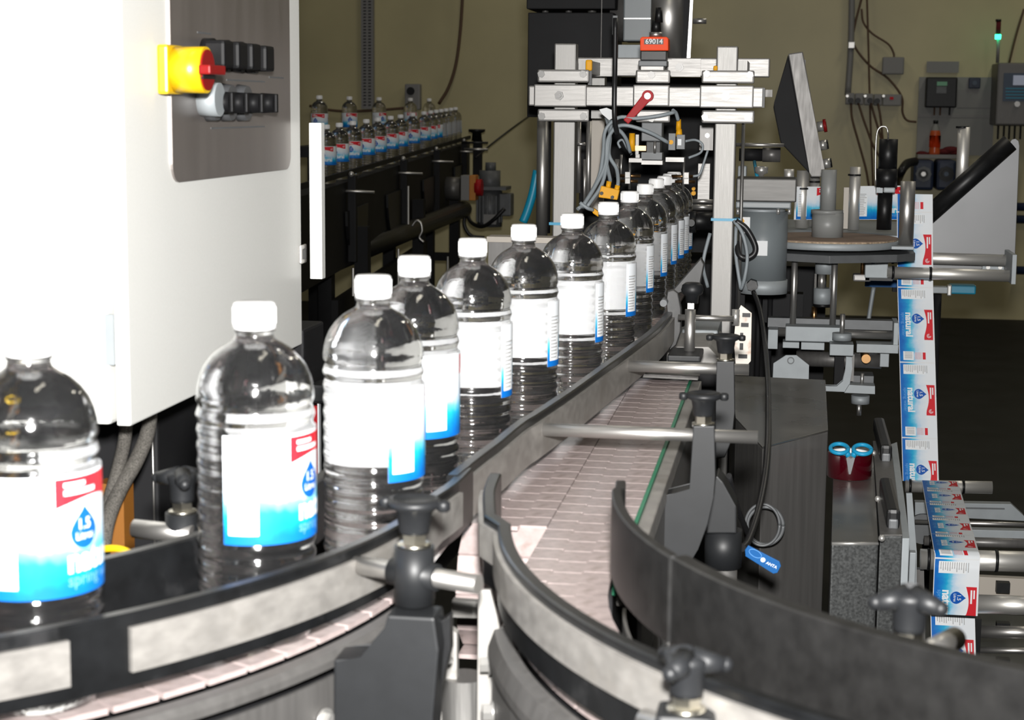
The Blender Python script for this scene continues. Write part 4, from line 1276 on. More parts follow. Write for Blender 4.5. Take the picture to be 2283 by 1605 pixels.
MB().pb(1088, 541, 1240, 760, 3.6, 0.02).o('panel', 'dark_sheet', lp)
MB().pb(1085, 529, 1240, 541, 3.59, 0.06).o('top_edge', 'beige', lp)
MB().cyl((W(1120, 700, 3.7).x, 3.7, FLOOR_Z), (W(1120, 700, 3.7).x, 3.7, W(1120, 760, 3.7).z), 0.015).o('leg', 'steel', lp)

# end bracket of the long guide rail, posts and slotted bracket at the gantry foot
eb = T('rail_end_bracket', 'worn dark rounded bracket at the far end of the long guide rail', 'bracket', (W(1500, 790, 2.97).x, 2.97, W(1500, 790, 2.97).z))
MB().pp([(1487, 650), (1500, 646), (1512, 655), (1519, 690), (1518, 740), (1508, 770), (1494, 782), (1484, 772), (1488, 740), (1492, 700), (1484, 670)], 2.96, 0.02, 0.002).o('plate', 'guide_dark', eb)
MB().pcy(1479, 676, 8, 2.93, 2.98, 16).o('pin', 'grey_cast', eb)
MB().pp([(1498, 648), (1562, 575), (1570, 590), (1560, 640), (1512, 655)], 3.05, 0.03, 0.002).o('arm', 'guide_dark', eb)
gb = T('foot_box', 'pale grey painted box at the foot of the right gantry post', 'box', (W(1560, 808, 3.1).x, 3.1, FLOOR_Z))
MB().pp([(1486, 778), (1500, 773), (1580, 773), (1606, 800), (1606, 830), (1486, 830)], 3.1, 0.3, 0.003).o('housing', 'white_plate', gb)
MB().pb(1520, 735, 1600, 778, 3.3, 0.2, 0.003).o('rear_block', 'alu', gb)
MB().box(W(1500, 830, 3.2).x, W(1600, 830, 3.2).x, 3.15, 3.35, FLOOR_Z, W(1500, 829, 3.1).z).o('pedestal', 'far_black', gb)
MB().pp([(1434, 832), (1560, 838), (1556, 848), (1432, 842)], 2.60, 0.10, 0.001).top('transfer_plate', 'dark_sheet', 'thin dark steel transfer plate bridging the end of the visible pink chain', 'plate')
sb_ = T('slotted_bracket', 'rusty white slotted bracket standing beside the gantry foot', 'bracket', (W(1655, 815, 3.0).x, 3.0, W(1655, 815, 3.0).z))
MB().pp([(1647, 690), (1652, 680), (1676, 698), (1674, 805), (1668, 812), (1640, 815), (1636, 760), (1640, 712)], 3.0, 0.004, 0.0008).o('plate', 'rust', sb_)
for (x0, y0, x1, y1) in ((1655, 698, 1673, 707), (1652, 720, 1669, 729), (1650, 742, 1657, 757), (1649, 765, 1657, 780), (1646, 790, 1666, 799)):
    MB().pb(x0, y0, x1, y1, 2.9985, 0.003).o('slot', 'black', sb_)
MB().pcv(1640, 690, 725, 9, 2.99).o('white_lug', 'bolt', sb_)
cy = T('dark_cylinder', 'dark grey cylindrical bearing housing under the nearer bracket', 'housing', (W(1612, 1300, 2.1).x, 2.1, FLOOR_Z))
MB().pcv(1612, 1180, 1262, 42, 2.1, 36).o('housing', 'grey_plastic', cy)
MB().pp([(1598, 1060), (1612, 1075), (1642, 1130), (1642, 1190), (1575, 1190), (1575, 1100)], 2.07, 0.05, 0.002).o('arm', 'grey_plastic', cy)
MB().pcv(1615, 1262, 1420, 27, 2.1, 28).o('shaft', 'chrome', cy)
xx_ = W(1615, 1420, 2.1)
MB().cyl((xx_.x, 2.1, FLOOR_Z), (xx_.x, 2.1, xx_.z), 0.013, 20).o('leg', 'steel', cy)
# ================================================================== motor, disc table and web of labels
mt = T('label_motor', 'grey cylindrical motor with steel gearbox on top beside the right gantry post', 'motor', (W(1700, 652, 3.95).x, 3.95, W(1700, 652, 3.95).z))
MY = 4.0
MB().pcv(1700, 470, 624, 54, MY, 44).o('motor_body', 'grey_paint', mt)
MB().pcv(1700, 622, 652, 54.5, MY, 44).o('end_bell', 'alu', mt)
MB().pcv(1700, 464, 472, 50, MY, 44).o('neck_ring', 'alu', mt)
MB().pb(1640, 450, 1764, 465, MY - 0.06, 0.13, 0.003).o('flange', 'grey_paint', mt)
MB().pb(1641, 398, 1776, 450, MY - 0.055, 0.12, 0.003).o('gearbox', 'gear_steel', mt)
for x in (1645, 1735, 1760):
    MB().pcv(x, 464, 478, 4, MY - 0.052, 10).o('screw', 'bolt', mt)
MB().pb(1684, 537, 1711, 570, MY - 0.0565, 0.004).o('rating_plate', 'paper', mt)
MB().pb(1655, 484, 1672, 520, MY - 0.049, 0.004).o('notice_label', 'paper', mt)
MB().pp([(1649, 488), (1655, 485), (1660, 493), (1656, 499), (1649, 497)], MY - 0.053, 0.004).o('warning_sticker', 'yellow', mt)
MB().pcy(1677, 637, 13, MY - 0.09, MY - 0.04, 6).o('cable_gland', 'black', mt)
MB().pb(1640, 600, 1660, 760, MY + 0.06, 0.03).o('mount_plate', 'far_black', mt)
for pts, r, m_, lb in (
        ([(1680, 650, 3.90), (1694, 690, 3.85), (1705, 760, 3.72), (1712, 850, 3.28), (1713, 930, 2.90), (1712, 990, 2.66), (1706, 1060, 2.52), (1690, 1140, 2.42), (1668, 1205, 2.33), (1655, 1222, 2.3)], 0.0052, 'cable_black', 'thick black power cable dropping from the motor gland to the front'),
        ([(1640, 492, 3.86), (1664, 510, 3.86), (1683, 545, 3.86), (1682, 565, 3.86), (1665, 575, 3.86), (1648, 568, 3.86), (1642, 540, 3.88)], 0.0065, 'cable_black', 'black cable loop hugging the motor front'),
        ([(1636, 492, 3.86), (1655, 520, 3.85), (1666, 570, 3.85), (1660, 620, 3.85), (1652, 645, 3.86)], 0.004, 'cable_grey', 'grey cable bowing in front of the motor'),
        ([(1641, 505, 3.88), (1640, 560, 3.87), (1646, 610, 3.86), (1652, 645, 3.86)], 0.004, 'cable_grey', 'straight grey cable between post and motor'),
        ([(1583, 520, 3.87), (1570, 570, 3.86), (1568, 600, 3.86), (1578, 640, 3.87)], 0.004, 'cable_grey', 'grey cable bowing out left of the right gantry post')):
    MB().ptube(pts, r, 8).top('motor_cable', m_, lb, 'cable')

# ---- disc table
DY = 4.25
dt = T('disc_table', 'round label take-up table with cardboard disc and grey spindle', 'table', (W(1848, 560, DY).x, DY, W(1848, 700, DY).z))
dc_ = W(1848, 527, DY)
RD = 152 * DY / F
MB().lathe([(0, -0.022), (RD - 0.002, -0.022), (RD, -0.020), (RD, -0.008), (RD - 0.002, -0.006), (0, -0.006)], dc_, 72).o('steel_disc', 'alu', dt)
pts = []
for i in range(72):
    t = 2 * PI * i / 72
    r = RD - 0.004 + 0.0022 * math.sin(5 * t) + 0.0012 * math.sin(17 * t)
    pts.append(dc_ + Vector((r * math.cos(t), r * math.sin(t), -0.006)))
cd = MB().poly(pts, (0, 0, 0.005)).o('cardboard_disc', 'card', dt)
pts2 = [dc_ + (p - dc_) * (1.003 + 0.003 * math.sin(i * 1.7)) + Vector((0, 0, 0.0004)) for i, p in enumerate(pts)]
MB().poly(pts2, (0, 0, 0.0028)).o('torn_edge', 'card_edge', cd)
MB().pcv(1845, 474, 528, 34, DY, 40).o('spindle_collar', 'pvc_grey', dt)
MB().pcv(1844, 468, 476, 35, DY, 40).o('collar_lip', 'pvc_grey', dt)
MB().pcv(1847, 378, 474, 17, DY, 36).o('spindle', 'pvc_grey', dt)
b = dc_
MB().poly([b + Vector((-0.17, -0.10, -0.05)), b + Vector((0.0, -0.175, -0.05)), b + Vector((0.155, -0.10, -0.05)), b + Vector((0.20, -0.04, -0.05)), b + Vector((0.20, 0.03, -0.05)), b + Vector((0.1, 0.15, -0.05)), b + Vector((-0.17, 0.15, -0.05))], (0, 0, 0.018), 0.001).o('support_plate', 'grey_cast', dt)
MB().pcv(1840, 568, 610, 22, DY, 32).o('hub', 'alu', dt)
MB().pcv(1832, 610, 645, 8, DY, 16).pcv(1818, 610, 645, 3, DY, 8).pcv(1852, 610, 645, 3, DY, 8).o('thread', 'chrome', dt)
MB().pcv(1834, 642, 677, 20, DY, 32).o('lower_nut', 'alu', dt)
MB().pcv(1834, 677, 684, 19, DY, 32).o('rubber_ring', 'black', dt)
MB().pcv(1815, 684, 724, 6, DY, 12).o('lower_shaft', 'bronze', dt)
for x in (1770, 1859):
    MB().pcv(x, 560, 726, 7, DY - 0.05, 16).o('support_rod', 'chrome', dt)

# ---- posts that guide the web
def wpost(label, x, y0, y1, r, Y, m_='roller', rings=(), base=None):
    g = T('guide_roller', label, 'roller', (W(x, y1, Y).x, Y, W(x, y1, Y).z), 'upright guide rollers on the labelling machine')
    MB().pcv(x, y0, y1, r, Y, 28).o('roller', m_, g)
    for yy in rings:
        MB().pcv(x, yy - 2, yy + 2, r + 2, Y, 28).o('retaining_ring', 'black', g)
    return g
wpost('slim upright steel roller with black ring between spindle and dark post', 1905, 372, 512, 12, 4.50, 'roller', (390,))
wpost('upright steel roller nearest the slanting black bar in front of the web', 2022, 404, 546, 16, 4.20, 'chrome')
wpost('short steel roller half hidden behind the motor gearbox', 1789, 380, 508, 14, 4.60, 'roller', (420,))
wpost('smallest steel roller with ring just left of the grey spindle', 1815, 392, 505, 11, 4.68, 'roller', (405,))
wpost('short steel roller directly above the motor gearbox', 1759, 377, 402, 11, 4.35, 'roller')
dp = T('dark_post', 'tall black cylindrical post with bent wire clip in front of the label web', 'post', (W(1975, 512, 4.35).x, 4.35, W(1975, 512, 4.35).z))
MB().pcv(1980, 310, 380, 20, 4.35, 28).o('upper_sleeve', 'black', dp)
MB().pcv(1977, 376, 418, 23, 4.35, 28).o('collar', 'black', dp)
MB().pcv(1972, 428, 512, 16, 4.35, 28).o('lower_sleeve', 'black', dp)
MB().pb(1954, 418, 968 + 1000, 430, 4.33, 0.03).pb(1970, 418, 1996, 430, 4.32, 0.03, 0.003).o('grey_clip', 'alu', dp)
MB().ptube([(1952, 412, 4.31), (1952, 350, 4.31), (1955, 298, 4.31), (1964, 283, 4.31), (1976, 284, 4.31), (1980, 298, 4.31), (1980, 312, 4.33)], 0.0022, 8).o('wire_clip', 'chrome', dp)
sp_ = MB().pb(1880, 418, 1900, 510, 4.62, 0.02).top('narrow_plate', 'beige', 'narrow dull plate behind the slim roller', 'plate')
pl = T('deck_plate', 'flat alloy deck plate under the guide rollers behind the disc', 'plate', (W(1900, 520, 4.6).x, 4.6, W(1900, 515, 4.6).z))
zz = W(1900, 512, 4.6).z
MB().box(W(1700, 512, 4.6).x, W(2040, 512, 4.6).x, 4.42, 5.0, zz - 0.012, zz - 0.001, 0.001).o('deck', 'alu', pl)
MB().box(W(1985, 545, 4.2).x, W(2035, 545, 4.2).x, 4.15, 4.45, W(2010, 553, 4.2).z, W(2010, 546, 4.2).z, 0.001).o('arm', 'alu', pl)

# ---- web of printed labels
def web(label, pts, anchor, wdir=Vector((1, 0, 0)), flip=1.0):
    """pts: points of the web's label-bottom edge, in travel order"""
    P = [Vector(p) for p in pts]
    S = [0.0]
    for a_, b_ in zip(P, P[1:]):
        S.append(S[-1] + (b_ - a_).length)
    def at(s):
        s = max(0.0, min(S[-1], s))
        for i in range(len(S) - 1):
            if s <= S[i + 1]:
                t = (s - S[i]) / max(1e-9, S[i + 1] - S[i])
                return P[i].lerp(P[i + 1], t), (P[i + 1] - P[i]).normalized()
    g = T('label_web', label, 'label strip', P[-1] if P[-1].z < P[0].z else P[0])
    mb = MB()
    Lr, Rr = [], []
    N = 120
    for k in range(N + 1):
        p, d = at(S[-1] * k / N)
        Lr.append(p - wdir * 0.0015)
        Rr.append(p + wdir * (LH + 0.0015))
    vs = Lr + Rr
    mb.add(vs, [(k, k + 1, N + 2 + k, N + 1 + k) for k in range(N)])
    flat(mb, 'backing_paper', 'paper', g)
    A_ = min(range(len(P)), key=lambda i: (P[i] - anchor).length)
    off = S[A_] % (LW + 0.003)
    for k in range(-1, 12):
        s0 = off + k * (LW + 0.003) + 0.0015
        if s0 > S[-1] - 0.01 or s0 + LW < 0.01:
            continue
        def f(u, v, h, s0=s0):
            p, d = at(s0 + u)
            nrm = wdir.cross(d) * flip
            return p + wdir * v + nrm * (0.0006 + h)
        label_art(g, f, 40, 0.0003)
    return g
UY = 4.40
x0 = W(2002, 640, UY).x
def E(x, y, Y):
    return W(x, y, Y)
ya = 4.42
def lerp_pts(ps, n=10):
    out = []
    for a_, b_ in zip(ps, ps[1:]):
        for i in range(n):
            out.append(a_.lerp(b_, i / n))
    out.append(ps[-1])
    return out
sc_l = 71 * UY / F / (LH + 0.003)
top_e = W(2001, 432, UY + 0.03)
bot_e = W(2014, 1072, UY - 0.10)
web('vertical strip of printed water labels hanging between the roller pair and the lower rollers', lerp_pts([top_e, W(2002, 640, UY), bot_e]), W(2002, 640, UY), flip=-1.0)
# from roller A forward to roller B
ra_ = bot_e + Vector((0.03, -0.02, -0.004))
RBY = 3.42
rb_ = W(2083, 1226, RBY)
# front drop over roller B
f_top = W(2084, 1228, RBY)
f_bot = W(2080, 1368, RBY - 0.02)
web('strip of printed labels running forward and down over the big front roller', lerp_pts([W(2056, 1071, UY - 0.13), rb_, W(2086, 1236, RBY - 0.012), W(2084, 1262, RBY - 0.022), f_bot]), W(2085, 1243, RBY - 0.015), flip=-1.0)
web('lowest strip of printed labels hanging behind the front roller', lerp_pts([W(2076, 1360, RBY + 0.06), W(2080, 1540, RBY + 0.02)]), W(2076, 1368, RBY + 0.06), flip=-1.0)
# horizontal web between the upright posts
hz_l = W(1764, 489, 4.58)
hz_r = W(2012, 489, 4.52)
def hweb(label, a_, b_, s0, k):
    d = (b_ - a_).normalized()
    L = (b_ - a_).length
    g = T('label_web', label, 'label strip', a_)
    nrm = Vector((d.y, -d.x, 0)).normalized()
    mb = MB()
    mb.add([a_ - Vector((0, 0, .001)), b_ - Vector((0, 0, .001)), b_ + Vector((0, 0, LH + .001)), a_ + Vector((0, 0, LH + .001))], [(0, 1, 2, 3)])
    flat(mb, 'backing_paper', 'paper', g)
    for i in range(k):
        s = s0 + i * (LW + .003)
        def f(u, v, h, s=s):
            return a_ + d * max(0, min(L, s + u)) + Vector((0, 0, v)) + nrm * (0.0006 + h)
        label_art(g, f, 24, 0.0003)
hweb('short horizontal piece of printed label web left of the grey spindle', W(1770, 489, 4.58), W(1835, 489, 4.60), 0.005, 1)
hweb('horizontal printed label web between the slim roller and the steel roller', W(1912, 489, 4.54), W(2018, 489, 4.48), -0.002, 1)

# ---- upper roller pair with triangular plate and slanting bar
ur = T('roller_pair', 'pair of horizontal steel rollers with black rings crossing in front of the label strip', 'rollers', (W(2110, 640, UY - 0.06).x, UY - 0.06, W(2110, 640, UY - 0.06).z))
YR = UY - 0.09
def hroll(parent, x0, x1, ya_, yb_, r, Y, rings=(), m_='roller', nm='roller'):
    a_, b_ = W(x0, ya_, Y), W(x1, yb_, Y)
    MB().cyl(a_, b_, r * Y / F, 28).o(nm, m_, parent)
    for x in rings:
        t = (x - x0) / (x1 - x0)
        c = a_.lerp(b_, t)
        MB().cyl(c + Vector((-0.003, 0, 0)), c + Vector((0.003, 0, 0)), (r + 1.8) * Y / F, 28).o('ring', 'black', parent)
hroll(ur, 1977, 2250, 573, 581, 13, UY + 0.05, (1991, 2075))
hroll(ur, 1977, 2250, 607, 615, 13, YR, (1991, 2075))
MB().pb(1929, 562, 1980, 620, YR - 0.01, 0.12, 0.002).o('bearing_block', 'alu', ur)
MB().pb(1943, 560, 1951, 588, YR - 0.012, 0.01).o('block_slot', 'screen_blue', ur)
MB().pb(2256, 568, 2266, 634, YR, 0.16, 0.001).o('end_plate', 'alu', ur)
MB().pcv(1923, 560, 615, 4, YR + 0.02, 10).o('spring', 'bronze', ur)
MB().pb(1902, 612, 1942, 628, YR, 0.04, 0.004).o('spring_foot', 'steel_h', ur)
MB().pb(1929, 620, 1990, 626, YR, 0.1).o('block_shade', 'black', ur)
tp = T('turning_plate', 'scratched triangular steel plate carrying the slanting black bar', 'plate', (W(2180, 600, UY + 0.09).x, UY + 0.09, W(2180, 600, UY + 0.09).z))
MB().pp([(2070, 500), (2250, 322), (2256, 311), (2264, 309), (2271, 314), (2273, 325), (2262, 600), (2070, 600)], UY + 0.10, 0.006, 0.001).o('plate', 'plate_steel', tp)
MB().pb(2190, 585, 2258, 612, UY + 0.085, 0.01, 0.001).o('foot_strip', 'alu', tp)
for x in (2203, 2230):
    MB().pcy(x, 596, 4.5, UY + 0.078, UY + 0.088, 12).o('screw', 'bolt', tp)
MB().pcv(2146, 283, 440, 13, UY + 0.14, 28).o('upright_roller', 'roller', tp)
MB().pcv(2146, 281, 286, 14, UY + 0.14, 28).o('roller_cap', 'black', tp)
a_, b_ = W(2056, 492, UY + 0.075), W(2252, 318, UY + 0.075)
MB().cyl(a_, b_, 20 * UY / F, 32).o('slanting_bar', 'black', tp)
# small things under the roller pair
ac = T('rear_stand', 'dark strut with blue nameplate, thin stay and teal actuator behind the label strip', 'stand', (W(2090, 655, 4.85).x, 4.85, FLOOR_Z))
MB().pb(1929, 624, 2000, 640, 4.84, 0.02).o('blue_nameplate', 'tag_blue', ac)
MB().pb(1990, 640, 2100, 652, 4.86, 0.03).o('cross_bar', 'far_black', ac)
MB().pb(2066, 640, 2120, 654, 4.8, 0.04, 0.002).o('rod_block', 'alu', ac)
MB().pb(2118, 636, 2176, 656, 4.84, 0.05, 0.004).o('body', 'hose_blue', ac)
MB().pb(2112, 636, 2122, 660, 4.79, 0.03, 0.003).o('clevis', 'bolt', ac)
MB().ptube([(1948, 640, 4.85), (1940, 690, 4.85), (1935, 724, 4.85)], 0.006, 8).o('thin_stay', 'alu', ac)
q = W(2090, 655, 4.87)
MB().cyl((q.x, q.y, FLOOR_Z), (q.x, q.y, q.z), 0.012, 10).o('strut', 'far_black', ac)

# ---- slide assembly under the disc
SY = 4.15
sa = T('slide_assembly', 'grey alloy slide assembly of blocks, shafts and knurled knobs under the disc table', 'slide', (W(1860, 880, SY).x, SY, W(1860, 880, SY).z))
MB().pb(1712, 712, 1992, 733, SY + 0.06, 0.04).o('rear_bar', 'grey_cast', sa)
MB().pb(1751, 729, 1875, 762, SY, 0.10, 0.002).o('carriage', 'alu', sa)
MB().pch(1728, 1996, 744, 9, SY + 0.04).o('slide_shaft', 'chrome', sa)
MB().pb(1712, 735, 1734, 778, SY, 0.10, 0.001).o('end_block', 'alu', sa)
MB().pb(1992, 720, 2003, 785, SY, 0.10, 0.001).o('end_block', 'alu', sa)
MB().pb(1745, 763, 1782, 776, SY - 0.005, 0.06, 0.001).o('lower_block', 'alu', sa)
MB().pb(1786, 764, 1838, 780, SY - 0.005, 0.06, 0.001).o('lower_block', 'alu', sa)
MB().pb(1910, 768, 2003, 787, SY - 0.005, 0.06, 0.001).o('lower_block', 'alu', sa)
MB().pch(1775, 1965, 802, 17, SY + 0.08, 28).o('large_tube', 'sheet', sa)
MB().pb(1962, 786, 1982, 818, SY + 0.05, 0.06, 0.001).o('tube_lug', 'alu', sa)
MB().pcy(1931, 800, 10, SY - 0.02, SY + 0.06, 20).o('brass_screw', 'bronze', sa)
hp = MB().pp([(1724, 810), (1752, 792), (1776, 792), (1804, 814), (1803, 856), (1722, 853)], SY - 0.04, 0.008, 0.001).o('hex_plate', 'alu', sa)
MB().pcy(1763, 804, 8, SY - 0.043, SY - 0.039, 20).o('hole_ring', 'grey_cast', hp)
MB().pcy(1763, 804, 5.5, SY - 0.045, SY - 0.039, 20).o('hole_pin', 'alu', hp)
MB().pp([(1661, 849), (1830, 857), (1830, 873), (1661, 866)], SY - 0.06, 0.03, 0.001).o('lower_rail', 'alu', sa)
MB().pp([(1661, 870), (1720, 871), (1720, 884), (1661, 882)], SY - 0.055, 0.02).o('lower_tab', 'white_plate', sa)
MB().pp([(1830, 860), (1866, 862), (1880, 850), (1886, 825), (1886, 795), (1900, 796), (1900, 822), (1895, 856), (1884, 874), (1830, 872)], SY - 0.05, 0.02, 0.001).o('curved_arm', 'alu', sa)
MB().pcv(1878, 700, 748, 5.5, SY - 0.03, 14).o('knob_screw', 'chrome', sa)
MB().pcv(1877, 742, 758, 21, SY - 0.03, 32).o('knurled_knob', 'alu', sa)
MB().pb(1850, 768, 1903, 793, SY - 0.06, 0.06, 0.001).o('clamp_block', 'alu', sa)
MB().pp([(1893, 858), (1951, 861), (1951, 879), (1882, 876)], SY - 0.06, 0.05, 0.001).o('foot_plate', 'alu', sa)
MB().pb(1900, 838, 1948, 859, SY + 0.0, 0.07, 0.001).o('foot_block', 'grey_cast', sa)
MB().pcv(1918, 881, 899, 20, SY - 0.03, 32).o('knurled_knob', 'alu', sa)
MB().pcv(1915, 899, 926, 5, SY - 0.03, 14).pcv(1922, 832, 860, 4, SY - 0.03, 14).o('knob_screw', 'chrome', sa)
MB().pb(1860, 795, 1882, 860, SY + 0.02, 0.05, 0.001).o('dark_upright', 'far_black', sa)
MB().pb(1896, 790, 1904, 850, SY - 0.02, 0.01).o('scale_strip', 'sheet', sa)
for x in (1660 + 30, 1715):
    MB().pcv(x, 640, 860, 6, SY + 0.15, 10).o('rear_rod', 'far_black', sa)
MB().pb(1700, 655, 1790, 720, SY + 0.18, 0.06).o('rear_block', 'far_black', sa)

# ---- tilted operator panel
ox = T('operator_box', 'tilted steel operator box edge-on with push buttons behind the motor', 'control box', (W(1790, 388, 4.7).x, 4.7, W(1790, 388, 4.7).z))
MB().pp([(1757, 120), (1790, 115), (1838, 376), (1841, 395), (1808, 395), (1805, 385)], 4.55, 0.30, 0.003).o('face_edge', 'sheet', ox)
MB().pp([(1757, 122), (1806, 388), (1740, 318), (1724, 240), (1726, 228)], 4.58, 0.27, 0.003).o('rear_shell', 'far_black', ox)
for i, (x, yy) in enumerate(((1822, 283), (1826, 325), (1834, 366))):
    c = W(x, yy, 4.65)
    d = Vector((0.98, -0.05, 0.18)).normalized()
    MB().cyl(c, c + d * 0.020, 0.013, 18).o('button_barrel', 'bolt', ox)
    MB().cyl(c + d * 0.016, c + d * 0.024, 0.017 if i == 0 else 0.012, 18).o('button_head', 'switch_red' if i == 0 else 'black', ox)
MB().pb(1789, 133, 1796, 146, 4.6, 0.02).o('hinge_tab', 'black', ox)
for (x, yy, r, Y, m_, lb) in ((1690, 378, 10, 4.5, 'bolt', 'shiny round nut lying on top of the motor gearbox'),):
    MB().lathe([(0, 0), (0.006, 0), (0.006, 0.008), (0.015, 0.012), (0.016, 0.026), (0.004, 0.028), (0, 0.028)], W(1697, 397, 4.2), 20).top('shiny_knob', 'bolt', lb, 'knob')
MB().ptube([(1682, 360, 4.25), (1688, 396, 4.2)], 0.004, 8).top('blue_stub', 'hose_blue', 'short blue tube end standing on the motor gearbox', 'tube')
MB().pb(1645, 370, 1664, 396, 4.2, 0.05, 0.004).top('grey_fitting', 'alu', 'small grey fitting on the motor gearbox next to the gantry post', 'fitting')
MB().pch(1648, 1700, 345, 14, 4.7).top('dark_drum', 'far_black', 'dark drum behind the motor gearbox', 'drum')
MB().pch(1700, 1740, 345, 16, 4.7).top('steel_drum', 'dark_sheet', 'dull steel drum end beside the dark drum', 'drum')

# ================================================================== stainless bodies at the lower right
b1 = T('steel_enclosure', 'dark brushed stainless machine body under the slide assembly', 'machine body', (0.02, 3.1, FLOOR_Z))
zt_ = 0.862
A1, A2 = WZ(1700, 1000, zt_), WZ(1846, 962, zt_)
A3, A4 = WZ(1840, 850, zt_), WZ(1630, 840, zt_)
A0 = WZ(1640, 935, zt_)
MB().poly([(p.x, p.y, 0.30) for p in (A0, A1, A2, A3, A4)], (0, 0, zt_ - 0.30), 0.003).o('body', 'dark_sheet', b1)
MB().poly([(p.x, p.y, zt_) for p in (A0, A1, A2, A3, A4)], (0, 0, 0.003), 0.0008).o('lid', 'reflection_sheet', b1)  # separate top sheet added, its paler colour imitating reflected light
MB().box(A1.x - 0.02, A2.x + 0.0, A1.y + 0.05, A3.y - 0.05, FLOOR_Z, 0.30).o('plinth', 'far_black', b1)
b2 = T('stainless_box', 'low stainless box with sloping lid holding the red tape roll', 'machine box', (0.2, 2.8, FLOOR_Z))
zt2 = 0.79
B1, B2 = WZ(1854, 1212, zt2), WZ(1958, 1212, zt2)
B4, B3 = WZ(1859, 1000, zt2), WZ(1946, 1000, zt2)
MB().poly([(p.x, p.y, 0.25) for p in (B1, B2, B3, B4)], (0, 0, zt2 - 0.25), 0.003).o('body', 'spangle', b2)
MB().poly([(p.x, p.y, zt2 + 0.0005) for p in (B1, B2, B3, B4)], (0, 0, 0.002), 0.0005).o('lid', 'reflection_sheet', b2)
MB().cyl((B1.x, B1.y, zt2), (B2.x, B2.y, zt2), 0.0025, 10).o('lid_edge', 'bolt', b2)
zt3 = 0.80
C1, C2 = WZ(1962, 1195, zt3), WZ(2012, 1195, zt3)
C4, C3 = WZ(1946, 985, zt3), WZ(1984, 985, zt3)
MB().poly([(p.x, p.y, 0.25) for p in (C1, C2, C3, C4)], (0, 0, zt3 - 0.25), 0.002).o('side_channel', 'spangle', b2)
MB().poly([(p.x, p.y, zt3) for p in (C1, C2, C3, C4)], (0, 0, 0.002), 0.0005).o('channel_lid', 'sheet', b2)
MB().box(B1.x, B2.x, B1.y + 0.08, B3.y - 0.08, FLOOR_Z, 0.25).o('plinth', 'far_black', b2)
for (x, y0_, y1_, w) in ((1975, 965, 1030, 13), (1991, 1105, 1180, 15)):
    la, lb_ = WZ(x, y1_, zt3), WZ(x - 3, y0_, zt3)
    MB().box(la.x - w * la.y / F, la.x + w * la.y / F, la.y, lb_.y, zt3, zt3 + 0.030, 0.006).o('latch', 'black', b2)
    MB().box(la.x - w * 0.7 * la.y / F, la.x + w * 0.7 * la.y / F, la.y - 0.004, la.y + 0.03, zt3, zt3 + 0.016, 0.003).o('latch_tongue', 'grey_cast', b2)
for (x, yy) in ((1948, 1010), (1957, 1112), (1966, 1200)):
    MB().ball(WZ(x, yy, zt3 + 0.004), 0.005).o('rivet', 'bolt', b2)
MB().poly([WZ(2012, 1200, zt3), WZ(1986, 990, zt3), WZ(2000, 985, zt3), WZ(2028, 1200, zt3)], (0, 0, -0.14), 0.001).o('side_plate', 'alu', b2)
MB().pb(2026, 1232, 2040, 1345, 3.0, 0.02, 0.001).o('plate_edge', 'alu', b2)
# tape roll with scissors
tz = zt2 + 0.003
tp_ = WZ(1893, 1062, tz)
rl = T('tape_roll', 'roll of dark red tape standing on the stainless box lid', 'tape roll', tp_)
MB().lathe([(0.036, 0), (0.0375, 0.0015), (0.0375, 0.040), (0.0365, 0.042), (0.0345, 0.042), (0.0345, 0.0), (0.036, 0)], tp_, 40).o('tape', 'tape_red', rl)
MB().lathe([(0.0343, 0.0422), (0.031, 0.0424), (0.0305, 0.0424), (0.0305, 0.001), (0.032, 0.001)], tp_, 40).o('core', 'paper', rl)
sc = T('scissors', 'blue-handled scissors stuck upright inside the red tape roll', 'scissors', tp_ + Vector((0, 0, 0.01)))
c = tp_ + Vector((0.0, -0.034, 0.052))
for s_, (cx_, tilt) in ((-1, (-0.019, 0.55)), (1, (0.019, 0.5))):
    ring = []
    for k in range(25):
        t = 2 * PI * k / 24
        ring.append(c + Vector((cx_ + 0.0145 * math.cos(t), 0.014 * math.sin(t), 0.002 + 0.009 * math.sin(t) * 0.6)))
    MB().tube(ring, 0.0036, 8, 2).tube([c + Vector((cx_ * 0.45, -0.004, 0.0)), c + Vector((cx_ * 0.15, -0.006, -0.010))], 0.005, 8, 0).o('handle', 'scissor_blue', sc)
MB().poly([c + Vector((-0.008, -0.006, -0.008)), c + Vector((0.008, -0.006, -0.008)), c + Vector((0.001, -0.006, -0.040)), c + Vector((-0.002, -0.006, -0.040))], (0, 0.003, 0)).o('blade', 'grey_cast', sc)
MB().cyl(c + Vector((0, -0.003, -0.009)), c + Vector((0, -0.009, -0.009)), 0.0035, 12).o('pivot', 'black', sc)

